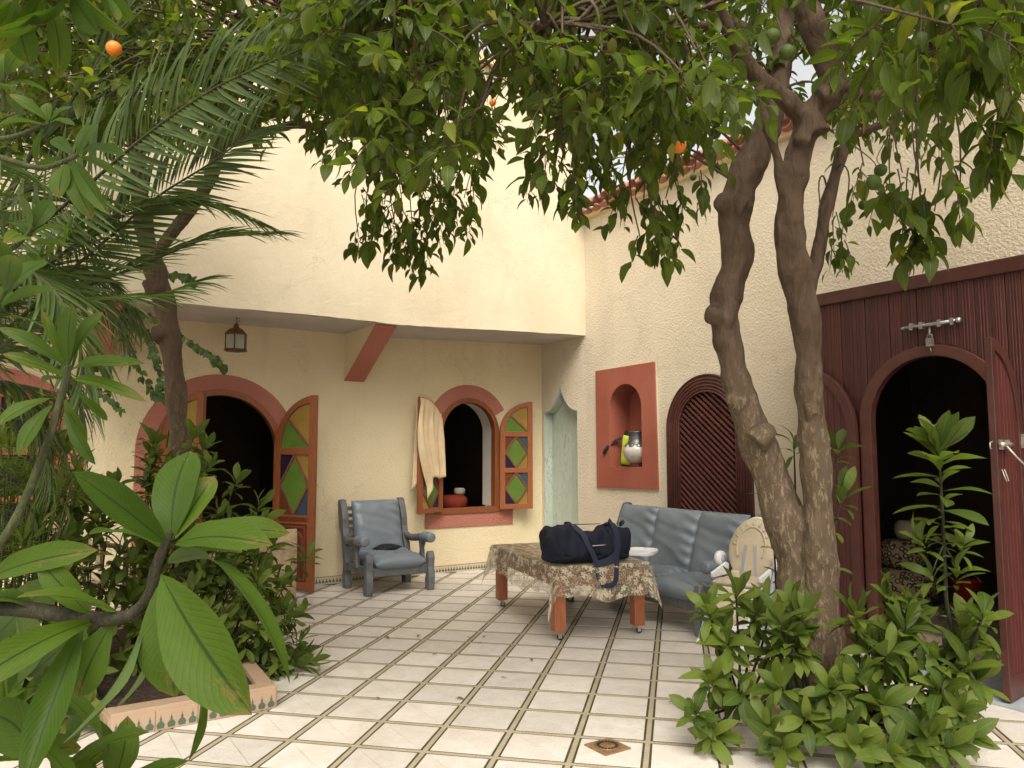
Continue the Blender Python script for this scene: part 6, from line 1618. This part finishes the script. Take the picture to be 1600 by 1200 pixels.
shrub('shrub', (3.9, 2.5, 0.07), [(1337, 958, 3.95), (1386, 935, 4.0), (1345, 1050, 3.8), (1400, 1010, 3.9), (1341, 1160, 3.55), (1380, 1100, 3.7), (1420, 1060, 3.8), (1430, 1130, 3.7), (1390, 1180, 3.5), (1360, 1010, 3.9)] + hd(77, 5, 1320, 1440, 930, 1080, 3.7, 4.2), 'bright leaved shrub growing just right of the forked trunks', seed=33, group=GR)
shrub('shrub', (4.15, 2.35, 0.07), [(1537, 958, 3.75), (1470, 1075, 3.7), (1510, 1040, 3.75), (1500, 1110, 3.65), (1448, 1150, 3.6), (1530, 1060, 3.8), (1480, 1165, 3.55), (1415, 1170, 3.6), (1455, 1040, 3.8), (1505, 1150, 3.6)] + hd(78, 5, 1420, 1540, 960, 1100, 3.7, 4.1), 'shrub with outward leaning stems in front of the maroon doorway', seed=34, group=GR)
shrub('shrub', (3.75, 2.9, 0.07), [(1205, 770, 4.9), (1240, 690, 4.75), (1318, 770, 4.75), (1310, 700, 4.8), (1225, 900, 4.8), (1240, 860, 4.9)], 'tall thin shrub with sparse shoots poking out behind the forked trunks', seed=35, group=GR, n=(7, 10))
spire = thing('shrub', (4.2, 2.66, 0.07), 'tall single stemmed shrub with bright whorled leaves rising before the dark doorway', 'shrub', GR)
pts, rad = spline([(ORIG[spire], 0.013), (W(1482, 1040, 3.95), 0.012), (W(1478, 930, 3.95), 0.011), (W(1474, 830, 3.95), 0.009), (W(1468, 720, 3.95), 0.005), (W(1466, 700, 3.95), 0.003)], 10)
mb = MB(); mb.tube(pts, rad, 7, wob=0.1); mb.build('stem', 'stem_dark', spire)
items = []
def spiral(pts, n, L, k0, k1, seed):
    rq = random.Random(seed)
    for k in range(n):
        t = k / n; f = k0 + (k1 - k0) * t; i = min(int(f * (len(pts) - 1)), len(pts) - 2); b = pts[i].lerp(pts[i + 1], f * (len(pts) - 1) - i)
        a = k * 2.399; el = 1.25 - 1.35 * t ** 0.8 + rq.uniform(-0.42, 0.38); out = Vector((math.cos(a), math.sin(a), 0))
        items.append((rq.choice((0, 1, 2, 2)), leaf_matrix(b + out * 0.005, out * math.cos(el) + UP * math.sin(el), UP + out * 0.4 + rv(rq, 0.5), L * rq.uniform(0.65, 1.15) * (0.85 + 0.3 * math.sin(math.pi * t)), rq.uniform(0.85, 1.1))))
spiral(pts, 46, 0.20, 1.0, 0.56, 5)
for (u, v), n_ in (((1440, 842), 11), ((1506, 850), 11), ((1455, 900), 9), ((1498, 895), 9)):
    e = W(u, v, 3.93); j_ = pts[int(0.55 * len(pts))]; sp_, rr_ = spline([(j_, 0.005), (j_.lerp(e, 0.6) + Vector((0, 0, 0.01)), 0.004), (e, 0.003)], 5)
    mb = MB(); mb.tube(sp_, rr_, 6); mb.build('stem', 'stem_green', spire); whorl(rg, e, UP + (e - j_).normalized() * 0.5, n_, 0.14, items, 4)
place_leaves(T_SH, M_SH, items, 'leaf_shrub', spire, crown='foliage')
GL = 'whorled shrubs in the left planter'
shrub('shrub', (1.15, 5.35, 0.1), [(440, 950, 5.4), (470, 1000, 5.3), (455, 1040, 5.2), (420, 1000, 5.2), (480, 870, 5.7), (410, 900, 5.5), (450, 900, 5.6), (430, 1045, 5.1), (465, 960, 5.4), (395, 960, 5.2), (375, 1020, 5.1), (485, 1035, 5.2)] + hd(71, 12, 380, 475, 880, 1045, 5.0, 5.7), 'shrub spilling over the right edge of the tiled planter', seed=41, group=GL, L=0.155, r0=0.005, sub=2, n=(10, 14))
shrub('shrub', (0.95, 5.7, 0.1), [(370, 750, 5.7), (405, 790, 5.8), (355, 850, 5.6), (390, 880, 5.6), (330, 900, 5.5), (360, 950, 5.4), (425, 850, 5.7), (345, 800, 5.8), (320, 850, 5.7), (390, 840, 5.7)] + hd(72, 12, 310, 440, 800, 960, 5.3, 5.9), 'shrub with upright shoots in front of the arched door', seed=42, group=GL, L=0.155, r0=0.005, sub=2, n=(11, 15))
shrub('shrub', (0.75, 5.9, 0.1), [(240, 690, 5.6), (302, 680, 5.7), (310, 740, 5.7), (232, 760, 5.6), (270, 800, 5.6), (215, 810, 5.5), (285, 860, 5.5), (250, 880, 5.5), (320, 700, 5.8), (255, 730, 5.6)] + hd(73, 14, 205, 330, 700, 900, 5.3, 5.8), 'shrub with tall pale shoots round the slender orange trunk', seed=43, group=GL, L=0.155, r0=0.005, sub=2, n=(12, 16))
shrub('shrub', (0.75, 5.25, 0.1), [(310, 960, 5.0), (280, 1000, 5.0), (340, 1000, 4.9), (260, 950, 5.1), (220, 980, 5.0), (300, 920, 5.2), (235, 920, 5.1), (355, 1040, 4.9), (200, 1030, 4.9), (260, 1040, 4.9)] + hd(74, 12, 200, 360, 920, 1050, 4.8, 5.2), 'low dark shrub behind the tiled front edge of the planter', seed=44, group=GL, L=0.155, r0=0.005, sub=2)
shrub('shrub', (0.35, 5.5, 0.1), [(130, 780, 5.0), (180, 760, 5.1), (150, 840, 5.0), (100, 860, 4.9), (190, 860, 5.0), (170, 920, 5.0), (110, 930, 4.9), (60, 900, 4.8), (140, 990, 4.8), (200, 940, 5.0), (80, 990, 4.7), (30, 950, 4.7)] + hd(75, 16, 40, 210, 730, 990, 4.7, 5.2), 'shaded shrub in the planter below the far arched window', seed=45, group=GL, L=0.155, r0=0.005, sub=2)
shrub('shrub', (-0.1, 5.45, 0.1), [(40, 1010, 4.2), (90, 1060, 4.2), (140, 1060, 4.3), (20, 1090, 4.1), (0, 980, 4.3), (120, 1120, 4.1), (60, 1130, 4.0)] + hd(76, 8, -10, 150, 960, 1080, 4.2, 4.6), 'shaded shrub at the left end of the planter beneath the broad leaves', seed=46, group=GL, L=0.155, r0=0.005, sub=2)
fn_heads = [(rg.uniform(-20, 125), rg.uniform(630, 900), rg.uniform(4.3, 5.4)) for _ in range(54)]
shrub('fine_leaved_shrub', (0.0, 5.6, 0.1), fn_heads, 'feathery narrow leaved shrub below the palm fronds', T_NA, M_NA, 'leaf_shrub', 0.16, (12, 17), seed=47, stem='stem_green', r0=0.006, group=None)
# ground litter in the bed: low seedlings
shrub('shrub', (0.9, 4.9, 0.1), [(290, 1060, 4.7), (330, 1075, 4.7), (250, 1085, 4.6), (370, 1065, 4.8)], 'small seedling shrub at the front of the planter soil', seed=48, group=GL, L=0.09, n=(8, 11), r0=0.004)

# ---- vine hanging by the slender trunk
vine = thing('vine', (0.72, 7.9, 2.86), 'dark leafed vine trailing down from the overhang beside the slender trunk', 'vine')
items, twigs = [], []
for path in ([(190, 470, 7.5), (215, 510, 7.2), (240, 545, 7.0), (250, 590, 6.9), (252, 620, 6.9)], [(200, 480, 7.4), (250, 500, 7.0), (300, 535, 6.8), (330, 555, 6.7), (352, 572, 6.7)], [(180, 480, 7.5), (200, 540, 7.3), (230, 600, 7.2), (248, 615, 7.2)], [(200, 450, 7.2), (255, 430, 6.8), (285, 428, 6.6), (302, 440, 6.6)], [(150, 520, 7.4), (165, 580, 7.2), (170, 615, 7.2)], [(160, 480, 7.5), (195, 500, 7.3), (230, 520, 7.2), (245, 560, 7.1)], [(140, 560, 7.2), (150, 600, 7.1), (190, 640, 7.0)]):
    pts, rad = spline([(W(*p), 0.004) for p in path], 8); twigs.append((pts, rad))
    for k in range(len(pts) * 2):
        b = pts[min(k // 2, len(pts) - 1)]; o = rv(rg)
        items.append((rg.randrange(2), leaf_matrix(b, o + Vector((0, 0, -0.7)), UP * 0.4 + toCam + rv(rg, 0.6), rg.uniform(0.05, 0.10))))
twig_mesh('stems', twigs, vine)
place_leaves(T_VI, M_VI, items, 'leaf_vine', vine)

# ---- broad-leaved plant close to the camera
def leaf3(items, b, m_, t, wpx, d0, d1, d2, rg, k=None):
    pass
def broad(name, label, stems, leaves, heads, seed, group='broad leaved plant at arm\'s length'):
    rg = random.Random(seed)
    st0 = W(*stems[0][0][:3])
    root = thing(name, (st0.x, st0.y, 0), label, 'plant', group)
    for s in stems:
        pts, rad = spline([(W(u, v, d), w * d / FPX / 2) for u, v, d, w in s], 8); mb = MB(); mb.tube(pts, rad, 10, wob=0.08, seed=seed); mb.build('stem', 'stem_green' if s[0][3] < 14 else 'stem_dark', root)
    for (bu, bv, bd), (tu, tv, td), w, face in leaves:           # explicit leaves: base, tip, width in px
        b, t = W(bu, bv, bd), W(tu, tv, td)
        L = (t - b).length; d = (t - b).normalized()
        nr = Vector(face) if isinstance(face, tuple) else toCam * 1.0 + UP * 0.5 + rv(rg, 0.2)
        nat = L * 0.42; want = w * (bd + td) / 2 / FPX
        k = rg.randrange(4) if L < 0.3 else 0
        inst('leaf', M_BR[(0, 2, 0, 1)[k]], root, leaf_matrix(b, d, nr, L * 1.04, want / nat))
    items = []
    for u, v, d, n, L, ax in heads:
        whorl(rg, W(u, v, d), ax, n, L, items, 4)
    for k, m_ in items: inst('leaf', M_BR[k], root, m_)
    return root
F1 = 0.95
tc1 = tuple(toCam)
back = (0.3, -0.2, 1.0)
root = broad('broad_leaved_plant', 'big leaved branch on a thick dark stem reaching in close beside the planter',
      [[(-60, 945, 1.0, 26), (40, 952, 1.0, 25), (140, 966, 0.98, 22), (200, 962, 0.96, 20), (232, 932, 0.95, 18), (244, 885, 0.95, 17), (258, 850, 0.95, 13), (268, 832, 0.95, 8)]],
      [((268, 845, F1), (272, 688, 0.98), 74, tc1), ((262, 850, F1), (124, 742, 0.85), 50, None), ((264, 846, F1), (203, 768, 1.05), 36, (0.6, 0.3, 0.8)), ((258, 862, F1), (150, 806, 1.0), 42, back),
       ((272, 852, F1), (394, 822, 0.85), 56, None), ((276, 846, 1.0), (452, 812, 1.05), 46, None), ((274, 842, F1), (332, 744, 1.0), 44, None), ((282, 858, 1.0), (378, 852, 1.1), 46, None),
       ((252, 898, 0.93), (380, 1108, 0.82), 104, tc1), ((254, 905, 0.95), (270, 1086, 0.92), 78, tc1), ((300, 1000, 0.95), (330, 1178, 0.9), 36, (0.9, -0.5, 0.2)),
       ((232, 935, 0.96), (150, 1172, 0.85), 40, (1, 0.2, 0.2)), ((225, 945, 0.97), (252, 1110, 1.0), 30, (0.8, -0.6, 0.3)), ((190, 962, 0.97), (45, 905, 0.9), 40, back), ((140, 960, 0.98), (62, 880, 0.95), 40, None),
       ((150, 970, 0.98), (-60, 1040, 0.8), 48, (0.1, -0.7, 0.6)), ((130, 975, 0.98), (40, 1215, 0.85), 52, (-0.2, -0.9, 0.2)), ((176, 972, 0.98), (110, 1090, 0.95), 60, tc1), ((60, 955, 1.0), (-40, 900, 1.0), 60, back),
       ((30, 895, 1.1), (115, 850, 1.0), 40, back), ((-20, 905, 1.0), (118, 850, 0.95), 46, None), ((180, 968, 0.97), (112, 925, 1.05), 30, back)],
      [(40, 1060, 1.3, 8, 0.17, (0.4, -0.3, 0.5)), (20, 1130, 1.35, 9, 0.18, (0.3, -0.3, 0.8)), (95, 1190, 1.5, 9, 0.17, (0.2, -0.2, 0.9)), (-20, 1010, 1.4, 8, 0.18, (0.5, -0.2, 0.7)), (170, 1230, 1.6, 8, 0.16, (0.1, -0.2, 0.9))], 61)
# the long arching leaf of the same branch is curved: build it from its own sheet
def arching(path, w, nrm):
    pts, _ = spline([(W(*p), 1) for p in path], 5); n = len(pts); V, UV, F = [], [], []
    for k, p in enumerate(pts):
        d = (pts[min(k + 1, n - 1)] - pts[max(0, k - 1)]).normalized(); s = d.cross(Vector(nrm)).normalized(); t = k / (n - 1)
        hw = w / 2 * max(0.04, math.sin(math.pi * t ** 0.9) ** 0.8); up_ = s.cross(d)
        for a in (-1, -0.5, 0, 0.5, 1):
            V.append(tuple(p + s * a * hw + up_ * abs(a) * hw * 0.25 - ORIG[root])); UV.append((0.5 + a / 2, t))
    for k in range(n - 1):
        for a in range(4): F.append((k * 5 + a, k * 5 + a + 1, k * 5 + a + 6, k * 5 + a + 5))
    me = leaf_mesh('leaf', (np.array(V), np.array(UV), F), 'leaf_broad'); o = bpy.data.objects.new('leaf', me); col.objects.link(o); o.parent = root
arching([(262, 880, 0.95), (300, 868, 0.92), (345, 885, 0.88), (400, 950, 0.84), (436, 1020, 0.82), (452, 1068, 0.82)], 0.042, (0.6, -0.4, 0.7))
arching([(60, 1180, 0.9), (20, 1130, 0.9), (-30, 1110, 0.9)], 0.06, toCam)
broad('broad_leaved_plant', 'slim stem topped with a whorl of broad leaves before the far arched window',
      [[(-20, 880, 2.0, 13), (30, 800, 2.0, 13), (75, 690, 2.0, 12), (96, 620, 2.0, 12), (108, 570, 2.0, 10)]],
      [((107, 572, 2.0), (110, 478, 2.0), 28, tc1), ((108, 570, 2.0), (156, 487, 2.05), 22, None), ((105, 570, 2.0), (68, 488, 2.0), 14, None), ((104, 572, 2.0), (12, 500, 1.9), 20, None), ((110, 580, 2.0), (186, 552, 1.9), 26, None), ((112, 576, 2.05), (222, 556, 2.1), 18, None),
       ((104, 588, 2.0), (6, 552, 1.95), 20, None), ((112, 592, 2.0), (196, 596, 1.9), 22, None), ((102, 592, 2.0), (30, 590, 2.1), 12, None), ((80, 622, 2.0), (-12, 655, 1.9), 24, None), ((82, 632, 2.0), (22, 702, 1.9), 26, tc1), ((100, 622, 2.0), (128, 692, 2.0), 18, None), ((102, 640, 2.0), (138, 722, 1.95), 20, tc1), ((118, 612, 2.0), (168, 656, 2.05), 12, None)],
      [], 62)
broad('broad_leaved_plant', 'leafy whorls on thin stems hanging in the upper left before the palm',
      [[(-30, 235, 1.7, 9), (20, 252, 1.7, 9), (70, 262, 1.7, 8), (122, 242, 1.7, 7)], [(-30, 218, 1.8, 8), (20, 214, 1.8, 8), (76, 192, 1.8, 6)], [(-20, 400, 1.8, 7), (20, 388, 1.8, 7), (50, 358, 1.8, 6)], [(6, 175, 1.9, 7), (5, 150, 1.9, 6), (6, 110, 1.9, 5)], [(-30, 520, 1.6, 6), (0, 470, 1.6, 5), (8, 455, 1.6, 5)]],
      [((122, 242, 1.7), (138, 182, 1.7), 26, tc1), ((124, 242, 1.7), (180, 222, 1.6), 22, None), ((122, 245, 1.7), (180, 262, 1.7), 16, None), ((108, 252, 1.7), (60, 250, 1.75), 14, back), ((104, 256, 1.7), (86, 300, 1.65), 32, tc1), ((108, 256, 1.7), (134, 332, 1.65), 30, tc1), ((114, 250, 1.7), (165, 328, 1.6), 26, tc1), ((118, 246, 1.7), (72, 200, 1.7), 20, None),
       ((76, 190, 1.8), (18, 142, 1.75), 18, None), ((76, 190, 1.8), (70, 158, 1.8), 18, tc1), ((78, 190, 1.8), (100, 156, 1.8), 18, None), ((78, 192, 1.8), (110, 184, 1.75), 14, None), ((72, 196, 1.8), (2, 190, 1.7), 18, None), ((70, 198, 1.8), (48, 256, 1.8), 16, None)],
      [(50, 358, 1.8, 9, 0.11, (0.2, -0.3, 0.9)), (8, 112, 1.9, 9, 0.11, (0, -0.2, 1)), (8, 450, 1.6, 9, 0.12, (0.1, -0.2, 1)), (70, 8, 1.5, 7, 0.12, (0.1, -0.3, -0.8)), (110, -10, 1.5, 6, 0.12, (0.3, -0.2, -0.9)), (20, 10, 1.5, 6, 0.11, (0, -0.3, -0.8)), (150, -15, 1.6, 6, 0.12, (0.2, -0.3, -0.9))], 63)

# a few dry leaves on the tiles
for k in range(12):
    u, v = rg.choice([(rg.uniform(480, 900), rg.uniform(960, 1120)), (rg.uniform(600, 760), rg.uniform(990, 1010)), (rg.uniform(1000, 1060), rg.uniform(1000, 1120))])
    p = onZ(u, v, 0.006)
    me = leaf_mesh('dry_leaf', T_OR[k % 4], 'leaf_dead'); o = bpy.data.objects.new('dry_leaf', me); col.objects.link(o)
    M = leaf_matrix(p, Vector((rg.uniform(-1, 1), rg.uniform(-1, 1), 0.12)), UP, rg.uniform(0.04, 0.06)); o.matrix_world = M
    tag(o, 'small dry brown leaf fallen on the white floor tiles', 'leaf', 'dry leaves on the floor')
